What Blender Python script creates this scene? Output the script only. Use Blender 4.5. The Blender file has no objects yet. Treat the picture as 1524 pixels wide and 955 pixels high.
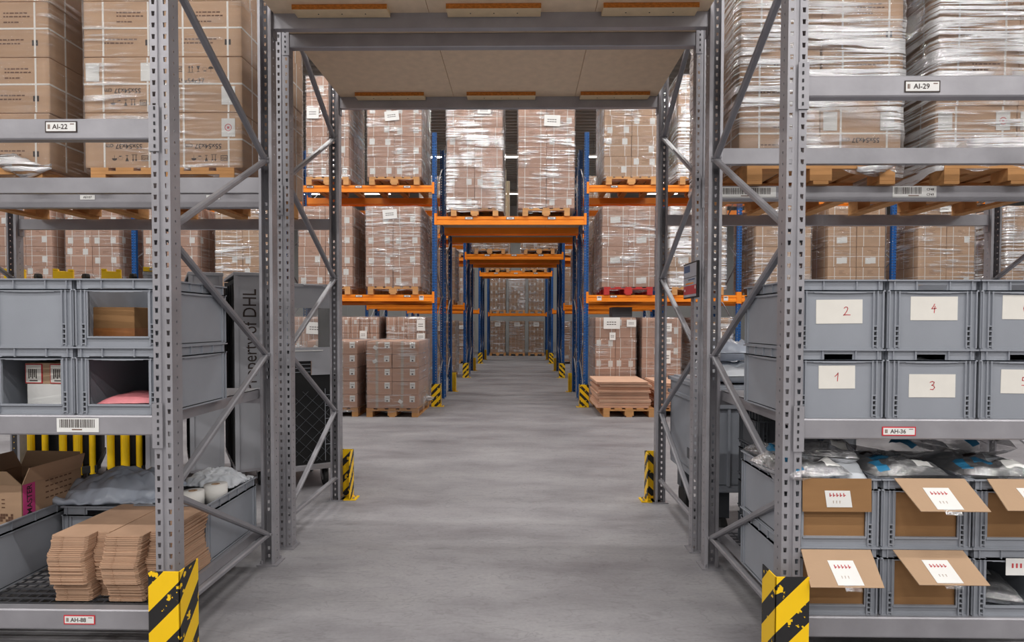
import bpy, bmesh, math, random
from mathutils import Vector, Matrix, noise

SC = bpy.context.scene
COL = SC.collection
R = math.radians

# ------------------------------------------------------------------ materials
def mat(name):
    m = bpy.data.materials.new(name); m.use_nodes = True
    nt = m.node_tree; nt.nodes.clear()
    return m, nt
def nd(nt, t, **kw):
    n = nt.nodes.new(t)
    for k, v in kw.items():
        if k.startswith('i_'):
            key = k[2:]
            n.inputs[int(key) if key.isdigit() else key.replace('_', ' ')].default_value = v
        else: setattr(n, k, v)
    return n
def lk(nt, a, b): nt.links.new(a, b)
def rgb(r, g, b):                       # sRGB 0-255 -> linear
    f = lambda c: (c/255/12.92) if c/255 <= .04045 else ((c/255+.055)/1.055)**2.4
    return (f(r), f(g), f(b), 1)
def ramp(nt, fac, stops):
    r = nd(nt, 'ShaderNodeValToRGB'); e = r.color_ramp.elements
    while len(e) < len(stops): e.new(.5)
    for i, (p, c) in enumerate(stops): e[i].position = p; e[i].color = c
    lk(nt, fac, r.inputs[0]); return r
def simple(name, c, rough=.5, metal=0., var=.12, scale=6., stretch=(1, 1, 1), bump=0., bscale=60., spec=.5, rand=0.):
    m, nt = mat(name)
    out = nd(nt, 'ShaderNodeOutputMaterial'); b = nd(nt, 'ShaderNodeBsdfPrincipled')
    b.inputs['Roughness'].default_value = rough; b.inputs['Metallic'].default_value = metal
    b.inputs['Specular IOR Level'].default_value = spec
    tc = nd(nt, 'ShaderNodeTexCoord'); mp = nd(nt, 'ShaderNodeMapping'); mp.inputs['Scale'].default_value = stretch
    lk(nt, tc.outputs['Object'], mp.inputs[0])
    n = nd(nt, 'ShaderNodeTexNoise'); n.inputs['Scale'].default_value = scale; n.inputs['Detail'].default_value = 5
    lk(nt, mp.outputs[0], n.inputs['Vector'])
    lo = tuple(x*(1-var) for x in c[:3])+(1,); hi = tuple(min(1, x*(1+var)) for x in c[:3])+(1,)
    rp = ramp(nt, n.outputs[0], [(.3, lo), (.7, hi)])
    col = rp.outputs[0]
    if rand:
        oi = nd(nt, 'ShaderNodeObjectInfo'); mr = nd(nt, 'ShaderNodeMapRange')
        mr.inputs['To Min'].default_value = 1-rand; mr.inputs['To Max'].default_value = 1+rand
        lk(nt, oi.outputs['Random'], mr.inputs['Value'])
        vm = nd(nt, 'ShaderNodeVectorMath', operation='SCALE'); lk(nt, col, vm.inputs[0]); lk(nt, mr.outputs[0], vm.inputs['Scale'])
        col = vm.outputs[0]
    lk(nt, col, b.inputs['Base Color'])
    if bump:
        n2 = nd(nt, 'ShaderNodeTexNoise'); n2.inputs['Scale'].default_value = bscale; n2.inputs['Detail'].default_value = 3
        lk(nt, mp.outputs[0], n2.inputs['Vector'])
        bp = nd(nt, 'ShaderNodeBump'); bp.inputs['Strength'].default_value = bump; bp.inputs['Distance'].default_value = .01
        lk(nt, n2.outputs[0], bp.inputs['Height']); lk(nt, bp.outputs[0], b.inputs['Normal'])
    lk(nt, b.outputs[0], out.inputs[0])
    return m

M = {}
M['steel'] = simple('galvanised_steel', rgb(160, 158, 163), .40, .38, .12, 5, (1, 1, 1), .05, 40)
M['steel_dark'] = simple('steel_dark', rgb(92, 92, 96), .45, .5, .12, 6)
M['brace'] = simple('brace_steel', rgb(142, 141, 146), .42, .25, .1, 7)
M['blue'] = simple('blue_paint', rgb(18, 82, 146), .45, 0, .12, 5)
M['orange'] = simple('orange_paint', rgb(253, 140, 8), .42, 0, .07, 4)
M['yellow'] = simple('yellow_paint', rgb(255, 204, 10), .42, 0, .08, 8)
M['black'] = simple('black_rubber', rgb(24, 24, 25), .6, 0, .2, 12)
M['hole'] = simple('slot_dark', rgb(40, 40, 43), .7)
M['card'] = simple('cardboard', rgb(192, 158, 129), .75, 0, .07, 3, (1, 1, 6), .05, 90, .25, .05)
M['card_pink'] = simple('cardboard_pink', rgb(193, 155, 135), .75, 0, .07, 3, (1, 1, 6), .05, 90, .25, .07)
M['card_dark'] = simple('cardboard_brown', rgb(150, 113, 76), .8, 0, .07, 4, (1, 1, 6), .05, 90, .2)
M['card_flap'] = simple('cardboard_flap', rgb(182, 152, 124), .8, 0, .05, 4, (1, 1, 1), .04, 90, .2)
M['kraft'] = simple('kraft_board', rgb(188, 153, 127), .8, 0, .08, 8, (1, 1, 1), .05, 120, .2, .12)
M['sheet'] = simple('flat_cardboard', rgb(226, 184, 157), .8, 0, .06, 4, (1, 1, 1), .05, 90, .2, .06)
M['strap'] = simple('strap_white', rgb(232, 228, 222), .35, 0, .05, 20)
M['paper'] = simple('paper_white', rgb(232, 231, 228), .6, 0, .03, 8)
M['paper_warm'] = simple('paper_warm', rgb(226, 222, 214), .7, 0, .03, 12)
M['print'] = simple('print_dark', rgb(58, 46, 42), .7)
M['print_brown'] = simple('print_brown', rgb(112, 80, 62), .8)
M['marker'] = simple('marker_red', rgb(196, 74, 78), .6)
M['red'] = simple('label_red', rgb(206, 44, 56), .5)
M['pink'] = simple('label_pink', rgb(214, 72, 140), .6)
M['tape'] = simple('parcel_tape', rgb(190, 176, 164), .25, 0, .06, 30)
M['tape_brown'] = simple('parcel_tape_brown', rgb(158, 102, 58), .3, 0, .1, 30)
M['plastic'] = simple('grey_plastic', rgb(146, 150, 158), .42, 0, .05, 5, (1, 1, 1), .03, 150)
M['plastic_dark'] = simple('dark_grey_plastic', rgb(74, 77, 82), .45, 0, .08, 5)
M['panel'] = simple('grey_sheet_panel', rgb(168, 169, 175), .45, .05, .06, 3)
M['net'] = simple('black_textile', rgb(16, 16, 18), .8, 0, .2, 15)
M['wood'] = simple('pallet_wood', rgb(205, 152, 100), .75, 0, .14, 3, (1, 6, 6), .08, 30, .2, .1)
M['wood_red'] = simple('pallet_red', rgb(184, 44, 40), .6, 0, .12, 6)
M['chip'] = simple('chipboard', rgb(230, 206, 178), .8, 0, .06, 14, (1, 1, 1), .08, 160, .2)
M['osb'] = simple('chipboard_edge', rgb(190, 118, 52), .8, 0, .28, 50, (1, 1, 2), .2, 120, .2)
M['batten'] = simple('batten_face', rgb(224, 200, 164), .75, 0, .06, 16, (1, 1, 1), .05, 120, .2)
M['roll'] = simple('label_roll_paper', rgb(240, 232, 205), .6, 0, .03, 10)
M['rollside'] = simple('label_roll_white', rgb(232, 230, 226), .6, 0, .03, 10)
M['bagblue'] = simple('bag_print_blue', rgb(44, 112, 150), .4, 0, .2, 10)
M['pinkfill'] = simple('pink_filling', rgb(214, 128, 134), .5, 0, .12, 20)
M['rubber_grey'] = simple('wheel_grey', rgb(90, 90, 92), .5)
M['wall'] = simple('wall_panel', rgb(176, 176, 174), .6, 0, .04, .6)
M['ceil'] = simple('roof_sheet', rgb(140, 138, 132), .5, .2, .06, 1)
M['board_light'] = simple('deck_board', rgb(196, 186, 172), .7, 0, .08, 3)
M['signblue'] = simple('sign_blue', rgb(66, 96, 134), .4)
M['signgrey'] = simple('sign_grey', rgb(176, 180, 190), .4)
M['signred'] = simple('sign_red', rgb(196, 68, 76), .4)

def floor_mat():
    m, nt = mat('concrete_floor')
    out = nd(nt, 'ShaderNodeOutputMaterial'); b = nd(nt, 'ShaderNodeBsdfPrincipled')
    tc = nd(nt, 'ShaderNodeTexCoord')
    n1 = nd(nt, 'ShaderNodeTexNoise'); n1.inputs['Scale'].default_value = .9; n1.inputs['Detail'].default_value = 8; n1.inputs['Roughness'].default_value = .62
    mp = nd(nt, 'ShaderNodeMapping'); mp.inputs['Scale'].default_value = (1, 2.2, 1); mp.inputs['Rotation'].default_value = (0, 0, .25)
    lk(nt, tc.outputs['Object'], mp.inputs[0]); lk(nt, mp.outputs[0], n1.inputs['Vector'])
    n2 = nd(nt, 'ShaderNodeTexNoise'); n2.inputs['Scale'].default_value = 45; n2.inputs['Detail'].default_value = 4
    lk(nt, tc.outputs['Object'], n2.inputs['Vector'])
    r1 = ramp(nt, n1.outputs[0], [(.30, rgb(124, 121, 125)), (.5, rgb(148, 146, 149)), (.70, rgb(164, 162, 164))])
    mx = nd(nt, 'ShaderNodeMixRGB', blend_type='MULTIPLY'); mx.inputs[0].default_value = .35
    r2 = ramp(nt, n2.outputs[0], [(.3, (.75, .75, .75, 1)), (.6, (1, 1, 1, 1))])
    lk(nt, r1.outputs[0], mx.inputs[1]); lk(nt, r2.outputs[0], mx.inputs[2])
    # wheel scuffs: thin, dark, stretched marks
    n3 = nd(nt, 'ShaderNodeTexNoise'); n3.inputs['Scale'].default_value = 2.4; n3.inputs['Detail'].default_value = 3; n3.inputs['Distortion'].default_value = 1.6
    mp3 = nd(nt, 'ShaderNodeMapping'); mp3.inputs['Scale'].default_value = (1.2, 3.6, 1); mp3.inputs['Rotation'].default_value = (0, 0, -.5)
    lk(nt, tc.outputs['Object'], mp3.inputs[0]); lk(nt, mp3.outputs[0], n3.inputs['Vector'])
    r3 = ramp(nt, n3.outputs[0], [(.475, (1, 1, 1, 1)), (.5, (.68, .67, .67, 1)), (.525, (1, 1, 1, 1))])
    mx3 = nd(nt, 'ShaderNodeMixRGB', blend_type='MULTIPLY'); mx3.inputs[0].default_value = .5
    lk(nt, mx.outputs[0], mx3.inputs[1]); lk(nt, r3.outputs[0], mx3.inputs[2])
    lk(nt, mx3.outputs[0], b.inputs['Base Color'])
    rr = ramp(nt, n1.outputs[0], [(.3, (.5, .5, .5, 1)), (.7, (.66, .66, .66, 1))]); lk(nt, rr.outputs[0], b.inputs['Roughness'])
    bp = nd(nt, 'ShaderNodeBump'); bp.inputs['Strength'].default_value = .12; bp.inputs['Distance'].default_value = .004
    lk(nt, n2.outputs[0], bp.inputs['Height']); lk(nt, bp.outputs[0], b.inputs['Normal'])
    lk(nt, b.outputs[0], out.inputs[0]); return m
M['floor'] = floor_mat()

def hazard_mat(name, slope, period=.145, sy=1.):
    """yellow paint with worn black diagonal bands; the bands run in the plate's own coordinates"""
    m, nt = mat(name)
    out = nd(nt, 'ShaderNodeOutputMaterial'); b = nd(nt, 'ShaderNodeBsdfPrincipled'); b.inputs['Roughness'].default_value = .42
    tc = nd(nt, 'ShaderNodeTexCoord'); sp = nd(nt, 'ShaderNodeSeparateXYZ'); lk(nt, tc.outputs['Object'], sp.inputs[0])
    a = nd(nt, 'ShaderNodeMath', operation='MULTIPLY'); a.inputs[1].default_value = slope
    s = nd(nt, 'ShaderNodeMath', operation='MULTIPLY_ADD'); s.inputs[1].default_value = sy; lk(nt, sp.outputs[1], s.inputs[0]); lk(nt, sp.outputs[0], s.inputs[2])
    lk(nt, s.outputs[0], a.inputs[0])
    t = nd(nt, 'ShaderNodeMath', operation='ADD'); lk(nt, a.outputs[0], t.inputs[0]); lk(nt, sp.outputs[2], t.inputs[1])
    d = nd(nt, 'ShaderNodeMath', operation='DIVIDE'); d.inputs[1].default_value = period; lk(nt, t.outputs[0], d.inputs[0])
    f = nd(nt, 'ShaderNodeMath', operation='FRACT'); lk(nt, d.outputs[0], f.inputs[0])
    g = nd(nt, 'ShaderNodeMath', operation='GREATER_THAN'); g.inputs[1].default_value = .54; lk(nt, f.outputs[0], g.inputs[0])
    n = nd(nt, 'ShaderNodeTexNoise'); n.inputs['Scale'].default_value = 22; n.inputs['Detail'].default_value = 6
    lk(nt, tc.outputs['Object'], n.inputs['Vector'])
    w = nd(nt, 'ShaderNodeMath', operation='LESS_THAN'); w.inputs[1].default_value = .6; lk(nt, n.outputs[0], w.inputs[0])
    mu = nd(nt, 'ShaderNodeMath', operation='MULTIPLY'); lk(nt, g.outputs[0], mu.inputs[0]); lk(nt, w.outputs[0], mu.inputs[1])
    mx = nd(nt, 'ShaderNodeMixRGB'); mx.inputs[1].default_value = rgb(255, 206, 12); mx.inputs[2].default_value = rgb(34, 33, 34)
    lk(nt, mu.outputs[0], mx.inputs[0]); lk(nt, mx.outputs[0], b.inputs['Base Color']); lk(nt, b.outputs[0], out.inputs[0]); return m
M['haz_r'] = hazard_mat('hazard_band_up', -1.0)
M['haz_l'] = hazard_mat('hazard_band_down', 1.0)
M['haz_fl'] = hazard_mat('hazard_band_wide', -1.0, .205)
M['haz_fr'] = hazard_mat('hazard_band_wide_mirrored', -1.0, .205, -1.)

def film_mat(name, base, amount, thr=(.42, .66), scale=(1.1, 1.1, 16), bump=.9, rough=.2, diffw=.45, bigr=(.42, .60)):
    """clear stretch film: a transparent skin; white streaks paint folds and their highlights into the colour"""
    m, nt = mat(name)
    out = nd(nt, 'ShaderNodeOutputMaterial')
    tc = nd(nt, 'ShaderNodeTexCoord')
    oi = nd(nt, 'ShaderNodeObjectInfo')
    off = nd(nt, 'ShaderNodeVectorMath', operation='SCALE'); off.inputs['Scale'].default_value = 37.
    cmb = nd(nt, 'ShaderNodeCombineXYZ')
    for i in range(3): lk(nt, oi.outputs['Random'], cmb.inputs[i])
    lk(nt, cmb.outputs[0], off.inputs[0])
    ad = nd(nt, 'ShaderNodeVectorMath', operation='ADD'); lk(nt, tc.outputs['Object'], ad.inputs[0]); lk(nt, off.outputs[0], ad.inputs[1])
    mp = nd(nt, 'ShaderNodeMapping'); mp.inputs['Scale'].default_value = scale; mp.inputs['Rotation'].default_value = (.10, .12, 0)
    lk(nt, ad.outputs[0], mp.inputs[0])
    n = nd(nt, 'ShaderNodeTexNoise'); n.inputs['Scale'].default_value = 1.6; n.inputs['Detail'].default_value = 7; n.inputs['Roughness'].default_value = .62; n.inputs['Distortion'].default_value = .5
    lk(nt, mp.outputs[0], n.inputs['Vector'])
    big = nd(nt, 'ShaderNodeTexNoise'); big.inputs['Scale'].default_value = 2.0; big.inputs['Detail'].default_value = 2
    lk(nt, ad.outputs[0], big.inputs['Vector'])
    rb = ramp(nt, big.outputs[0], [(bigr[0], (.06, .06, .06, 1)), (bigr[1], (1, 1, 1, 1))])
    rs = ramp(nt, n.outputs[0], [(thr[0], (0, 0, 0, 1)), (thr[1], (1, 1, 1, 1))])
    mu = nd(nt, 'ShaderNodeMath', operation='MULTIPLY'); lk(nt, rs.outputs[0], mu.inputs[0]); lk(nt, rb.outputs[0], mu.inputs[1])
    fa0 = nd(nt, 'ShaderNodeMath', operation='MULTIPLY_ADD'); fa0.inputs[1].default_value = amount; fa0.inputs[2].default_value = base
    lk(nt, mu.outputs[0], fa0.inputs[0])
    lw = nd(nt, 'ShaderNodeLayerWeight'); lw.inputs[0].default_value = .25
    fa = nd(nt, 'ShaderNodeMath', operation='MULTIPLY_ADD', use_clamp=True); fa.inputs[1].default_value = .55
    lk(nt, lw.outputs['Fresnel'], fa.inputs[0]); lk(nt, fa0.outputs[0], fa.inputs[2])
    bp = nd(nt, 'ShaderNodeBump'); bp.inputs['Strength'].default_value = bump; bp.inputs['Distance'].default_value = .05
    lk(nt, n.outputs[0], bp.inputs['Height'])
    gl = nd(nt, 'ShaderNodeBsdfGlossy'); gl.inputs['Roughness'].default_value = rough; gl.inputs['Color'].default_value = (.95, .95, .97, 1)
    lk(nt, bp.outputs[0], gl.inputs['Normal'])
    df = nd(nt, 'ShaderNodeBsdfDiffuse'); df.inputs['Color'].default_value = (.94, .94, .95, 1); lk(nt, bp.outputs[0], df.inputs['Normal'])  # white diffuse streaks paint bright film highlights along with the folds
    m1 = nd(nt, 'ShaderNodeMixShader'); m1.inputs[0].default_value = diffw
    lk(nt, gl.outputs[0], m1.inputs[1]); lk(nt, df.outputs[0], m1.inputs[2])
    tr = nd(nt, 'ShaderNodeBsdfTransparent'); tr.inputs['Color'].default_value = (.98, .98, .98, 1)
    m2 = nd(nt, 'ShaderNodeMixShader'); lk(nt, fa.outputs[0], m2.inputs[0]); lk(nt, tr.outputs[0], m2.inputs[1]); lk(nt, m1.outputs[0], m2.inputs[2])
    lk(nt, m2.outputs[0], out.inputs[0]); return m
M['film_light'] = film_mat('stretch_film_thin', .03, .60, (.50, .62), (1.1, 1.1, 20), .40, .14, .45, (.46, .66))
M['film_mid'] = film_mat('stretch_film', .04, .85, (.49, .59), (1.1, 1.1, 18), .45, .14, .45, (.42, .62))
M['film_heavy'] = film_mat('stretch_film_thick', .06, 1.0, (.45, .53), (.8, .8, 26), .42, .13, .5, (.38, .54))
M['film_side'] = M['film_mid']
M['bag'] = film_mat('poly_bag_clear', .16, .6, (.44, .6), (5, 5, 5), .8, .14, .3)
M['bag_grey'] = simple('poly_film_grey', rgb(176, 184, 198), .22, 0, .1, 4, (1, 1, 1), .5, 7)
M['bag_white'] = simple('poly_film_white', rgb(206, 210, 216), .3, 0, .06, 5, (1, 1, 1), .5, 8)
M['window'] = film_mat('clear_window', .10, .12, (.45, .7), (1, 1, 1), .1, .12, .5)

def emis(name, s):
    m, nt = mat(name); out = nd(nt, 'ShaderNodeOutputMaterial'); e = nd(nt, 'ShaderNodeEmission')
    e.inputs[0].default_value = (1, .98, .95, 1); e.inputs[1].default_value = s; lk(nt, e.outputs[0], out.inputs[0]); return m
M['lamp'] = emis('lamp_diffuser', 9.)

# ------------------------------------------------------------------ mesh builder
_fonts = {}
def text_geo(s, size, bold=.016):
    key = (s, bold)
    if key not in _fonts:
        cu = bpy.data.curves.new('lettering', 'FONT'); cu.body = s; cu.size = 1; cu.align_x = 'CENTER'; cu.align_y = 'CENTER'; cu.resolution_u = 3; cu.offset = bold
        o = bpy.data.objects.new('lettering', cu); COL.objects.link(o)
        dg = bpy.context.evaluated_depsgraph_get(); me = bpy.data.meshes.new_from_object(o.evaluated_get(dg))
        _fonts[key] = ([tuple(v.co) for v in me.vertices], [tuple(p.vertices) for p in me.polygons])
        bpy.data.objects.remove(o); bpy.data.curves.remove(cu); bpy.data.meshes.remove(me)
    v, f = _fonts[key]
    return [(x*size, y*size) for x, y, z in v], f

class MB:
    def __init__(s): s.v = []; s.f = []; s.m = []; s.mats = []
    def mi(s, m):
        m = M[m] if isinstance(m, str) else m
        if m not in s.mats: s.mats.append(m)
        return s.mats.index(m)
    def add(s, vs, fs, m):
        o = len(s.v); i = s.mi(m); s.v += [tuple(v) for v in vs]
        s.f += [tuple(o+k for k in f) for f in fs]; s.m += [i]*len(fs); return s
    def box(s, x0, x1, y0, y1, z0, z1, m):
        vs = [(x, y, z) for x in (x0, x1) for y in (y0, y1) for z in (z0, z1)]
        return s.add(vs, [(0, 1, 3, 2), (4, 6, 7, 5), (0, 4, 5, 1), (2, 3, 7, 6), (0, 2, 6, 4), (1, 5, 7, 3)], m)
    def bbox(s, x0, x1, y0, y1, z0, z1, m, b=.004):
        """box with chamfered edges"""
        vs = []; 
        X = (x0, x0+b, x1-b, x1); Y = (y0, y0+b, y1-b, y1); Z = (z0, z0+b, z1-b, z1)
        bm = bmesh.new(); bmesh.ops.create_cube(bm, size=1)
        for v in bm.verts: v.co = Vector(((x0+x1)/2+v.co.x*(x1-x0), (y0+y1)/2+v.co.y*(y1-y0), (z0+z1)/2+v.co.z*(z1-z0)))
        bmesh.ops.bevel(bm, geom=bm.edges[:], offset=b, segments=2, affect='EDGES', profile=.6)
        bm.verts.index_update()
        s.add([v.co[:] for v in bm.verts], [[v.index for v in f.verts] for f in bm.faces], m); bm.free(); return s
    def tube(s, p0, p1, r, m, n=8, cap=True):
        p0 = Vector(p0); p1 = Vector(p1); d = (p1-p0).normalized()
        a = d.orthogonal().normalized(); b = d.cross(a)
        vs = []
        for p in (p0, p1):
            for k in range(n):
                t = 2*math.pi*k/n; vs.append(p+a*r*math.cos(t)+b*r*math.sin(t))
        fs = [(k, (k+1) % n, n+(k+1) % n, n+k) for k in range(n)]
        if cap: fs += [tuple(range(n-1, -1, -1)), tuple(range(n, 2*n))]
        return s.add(vs, fs, m)
    def bar(s, p0, p1, w, h, m, up=(0, 0, 1), bev=0):
        """rectangular bar from p0 to p1"""
        p0 = Vector(p0); p1 = Vector(p1); d = (p1-p0).normalized(); a = d.cross(Vector(up))
        a = a.normalized() if a.length > 1e-6 else d.orthogonal().normalized(); b = a.cross(d)
        if bev:
            pr = [(-w/2, -h/2+bev), (-w/2+bev, -h/2), (w/2-bev, -h/2), (w/2, -h/2+bev), (w/2, h/2-bev), (w/2-bev, h/2), (-w/2+bev, h/2), (-w/2, h/2-bev)]
        else: pr = [(-w/2, -h/2), (w/2, -h/2), (w/2, h/2), (-w/2, h/2)]
        n = len(pr); vs = [p+a*x+b*y for p in (p0, p1) for x, y in pr]
        fs = [(k, (k+1) % n, n+(k+1) % n, n+k) for k in range(n)]+[tuple(range(n-1, -1, -1)), tuple(range(n, 2*n))]
        return s.add(vs, fs, m)
    def path(s, pts, r, m, n=6):
        for a, b in zip(pts, pts[1:]): s.tube(a, b, r, m, n)
        return s
    def lathe(s, prof, c, m, n=24, axis='z'):
        vs = []; k = len(prof)
        for i in range(n):
            t = 2*math.pi*i/n
            for r, z in prof:
                p = (r*math.cos(t), r*math.sin(t), z)
                if axis == 'x': p = (p[2], p[0], p[1])
                if axis == 'y': p = (p[0], p[2], p[1])
                vs.append((c[0]+p[0], c[1]+p[1], c[2]+p[2]))
        fs = [(i*k+j, ((i+1) % n)*k+j, ((i+1) % n)*k+j+1, i*k+j+1) for i in range(n) for j in range(k-1)]
        return s.add(vs, fs, m)
    def quad(s, a, b, c, d, m): return s.add([a, b, c, d], [(0, 1, 2, 3)], m)
    def prism(s, pts, y0, y1, m):
        """outline in x,z extruded along y"""
        n = len(pts); vs = [(x, y0, z) for x, z in pts]+[(x, y1, z) for x, z in pts]
        return s.add(vs, [tuple(range(n)), tuple(range(2*n-1, n-1, -1))]+[(k, n+k, n+(k+1) % n, (k+1) % n) for k in range(n)], m)
    def plate(s, pts, z0, z1, m):
        n = len(pts); vs = [(x, y, z0) for x, y in pts]+[(x, y, z1) for x, y in pts]
        return s.add(vs, [tuple(range(n-1, -1, -1)), tuple(range(n, 2*n))]+[(k, (k+1) % n, n+(k+1) % n, n+k) for k in range(n)], m)
    def text(s, t, size, o, xd, yd, m, sx=1., bold=.016):
        v, f = text_geo(t, size, bold); o = Vector(o); xd = Vector(xd); yd = Vector(yd)
        return s.add([o+xd*x*sx+yd*y for x, y in v], f, m)
    def ribbon(s, pts, w, o, xd, yd, m):
        """flat pen stroke through 2-D points"""
        o = Vector(o); xd = Vector(xd); yd = Vector(yd)
        for (x0, y0), (x1, y1) in zip(pts, pts[1:]):
            dx, dy = x1-x0, y1-y0; L = math.hypot(dx, dy) or 1; nx, ny = -dy/L*w/2, dx/L*w/2; ex, ey = dx/L*w*.3, dy/L*w*.3
            q = [(x0-ex+nx, y0-ey+ny), (x0-ex-nx, y0-ey-ny), (x1+ex-nx, y1+ey-ny), (x1+ex+nx, y1+ey+ny)]
            s.add([o+xd*a+yd*b for a, b in q], [(0, 1, 2, 3)], m)
        return s
    def shift(s, dx, dy, dz): s.v = [(x+dx, y+dy, z+dz) for x, y, z in s.v]; return s
    def mesh(s, name, smooth=False):
        me = bpy.data.meshes.new(name); me.from_pydata(s.v, [], s.f)
        for m in s.mats: me.materials.append(m)
        me.polygons.foreach_set('material_index', s.m)
        bm = bmesh.new(); bm.from_mesh(me); bmesh.ops.recalc_face_normals(bm, faces=bm.faces[:]); bm.to_mesh(me); bm.free()
        if smooth: me.polygons.foreach_set('use_smooth', [True]*len(me.polygons))
        me.update(); return me
    def build(s, name, parent=None, smooth=False, loc=None):
        return put(name, s.mesh(name, smooth), parent, loc)

def put(name, me, parent=None, loc=None, rot=None):
    o = bpy.data.objects.new(name, me); COL.objects.link(o)
    if parent is not None: o.parent = parent
    if loc is not None: o.location = loc
    if rot is not None: o.rotation_euler = rot
    return o
def tag(o, label=None, cat=None, group=None, kind=None):
    if label: o['label'] = label
    if cat: o['category'] = cat
    if group: o['group'] = group
    if kind: o['kind'] = kind
    return o
def thing(name, label, cat, loc=(0, 0, 0), rz=0., group=None):
    o = bpy.data.objects.new(name, None); o.empty_display_size = .1; COL.objects.link(o)
    o.location = loc; o.rotation_euler = (0, 0, rz)
    return tag(o, label, cat, group)
def copy_tree(o, parent=None):
    c = o.copy(); COL.objects.link(c)
    if parent is not None: c.parent = parent
    for ch in list(o.children): copy_tree(ch, c)
    return c
# ------------------------------------------------------------------ the hall
XL, XR = -1.549, 1.151                      # aisle faces of the uprights
def structure(name, mb, smooth=False):
    o = mb.build(name, None, smooth); o['kind'] = 'structure'; return o
HX0, HX1, HY0, HY1, HZ = -22., 22., -9., 32.5, 7.9
mb = MB(); mb.box(HX0, HX1, HY0, HY1, -.2, 0, 'floor'); structure('floor', mb)
mb = MB()                                   # trapezoidal roof sheet, ribs running across the aisle
pts = []; y = HY0
while y < HY1+.3:
    pts += [(y, HZ), (y+.11, HZ), (y+.15, HZ+.10), (y+.25, HZ+.10)]; y += .29
vs = [(x, a, b) for a, b in pts for x in (HX0, HX1)]
mb.add(vs, [(2*i, 2*i+1, 2*i+3, 2*i+2) for i in range(len(pts)-1)], 'ceil')
mb.box(HX0, HX1, HY0, HY1+.5, HZ+.11, HZ+.3, 'ceil')
structure('ceiling', mb)
def ribbed_wall(name, p0, p1):
    mb = MB(); p0 = Vector((*p0, 0)); p1 = Vector((*p1, 0)); d = (p1-p0); L = d.length; d.normalize(); nrm = Vector((-d.y, d.x, 0))
    mb.bar(p0+Vector((0, 0, HZ/2))-nrm*.1, p1+Vector((0, 0, HZ/2))-nrm*.1, .2, HZ+.1, 'wall')
    k = .5
    while k < L:
        a = p0+d*k; mb.bar(a+nrm*.01, a+nrm*.01+Vector((0, 0, HZ)), .05, .03, 'wall', up=nrm); k += 1.
    structure(name, mb)
ribbed_wall('wall_back', (HX1, HY1), (HX0, HY1))
ribbed_wall('wall_left', (HX0, HY1), (HX0, HY0))
ribbed_wall('wall_right', (HX1, HY0), (HX1, HY1))
ribbed_wall('wall_front', (HX0, HY0), (HX1, HY0))

# strip lamps in rows across the aisles
lamp_me = MB().box(-.75, .75, -.06, .06, .03, .10, 'paper').mesh('housing')
diff_me = MB().box(-.74, .74, -.05, .05, .0, .03, 'lamp').mesh('diffuser')
def lamp_row(y, n, z, label, step=2.9, x0=0., watts=90.):
    for i in range(n):
        x = x0+(i-(n-1)/2)*step
        t = thing('strip_light', label, 'light', (x, y, z), 0, 'strip lights under the roof')
        put('housing', lamp_me, t); put('diffuser', diff_me, t)
        mbr = MB(); mbr.tube((-.5, 0, .1), (-.5, 0, HZ-z), .006, 'steel_dark', 6); mbr.tube((.5, 0, .1), (.5, 0, HZ-z), .006, 'steel_dark', 6)
        mbr.build('hanger', t)
        la = bpy.data.lights.new('strip_lamp', 'AREA'); la.shape = 'RECTANGLE'; la.size = 1.46; la.size_y = .09; la.energy = watts; la.color = (1, .975, .95)
        lo = bpy.data.objects.new('strip_lamp', la); COL.objects.link(lo); lo.parent = t; lo.location = (0, 0, -.005)

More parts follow.
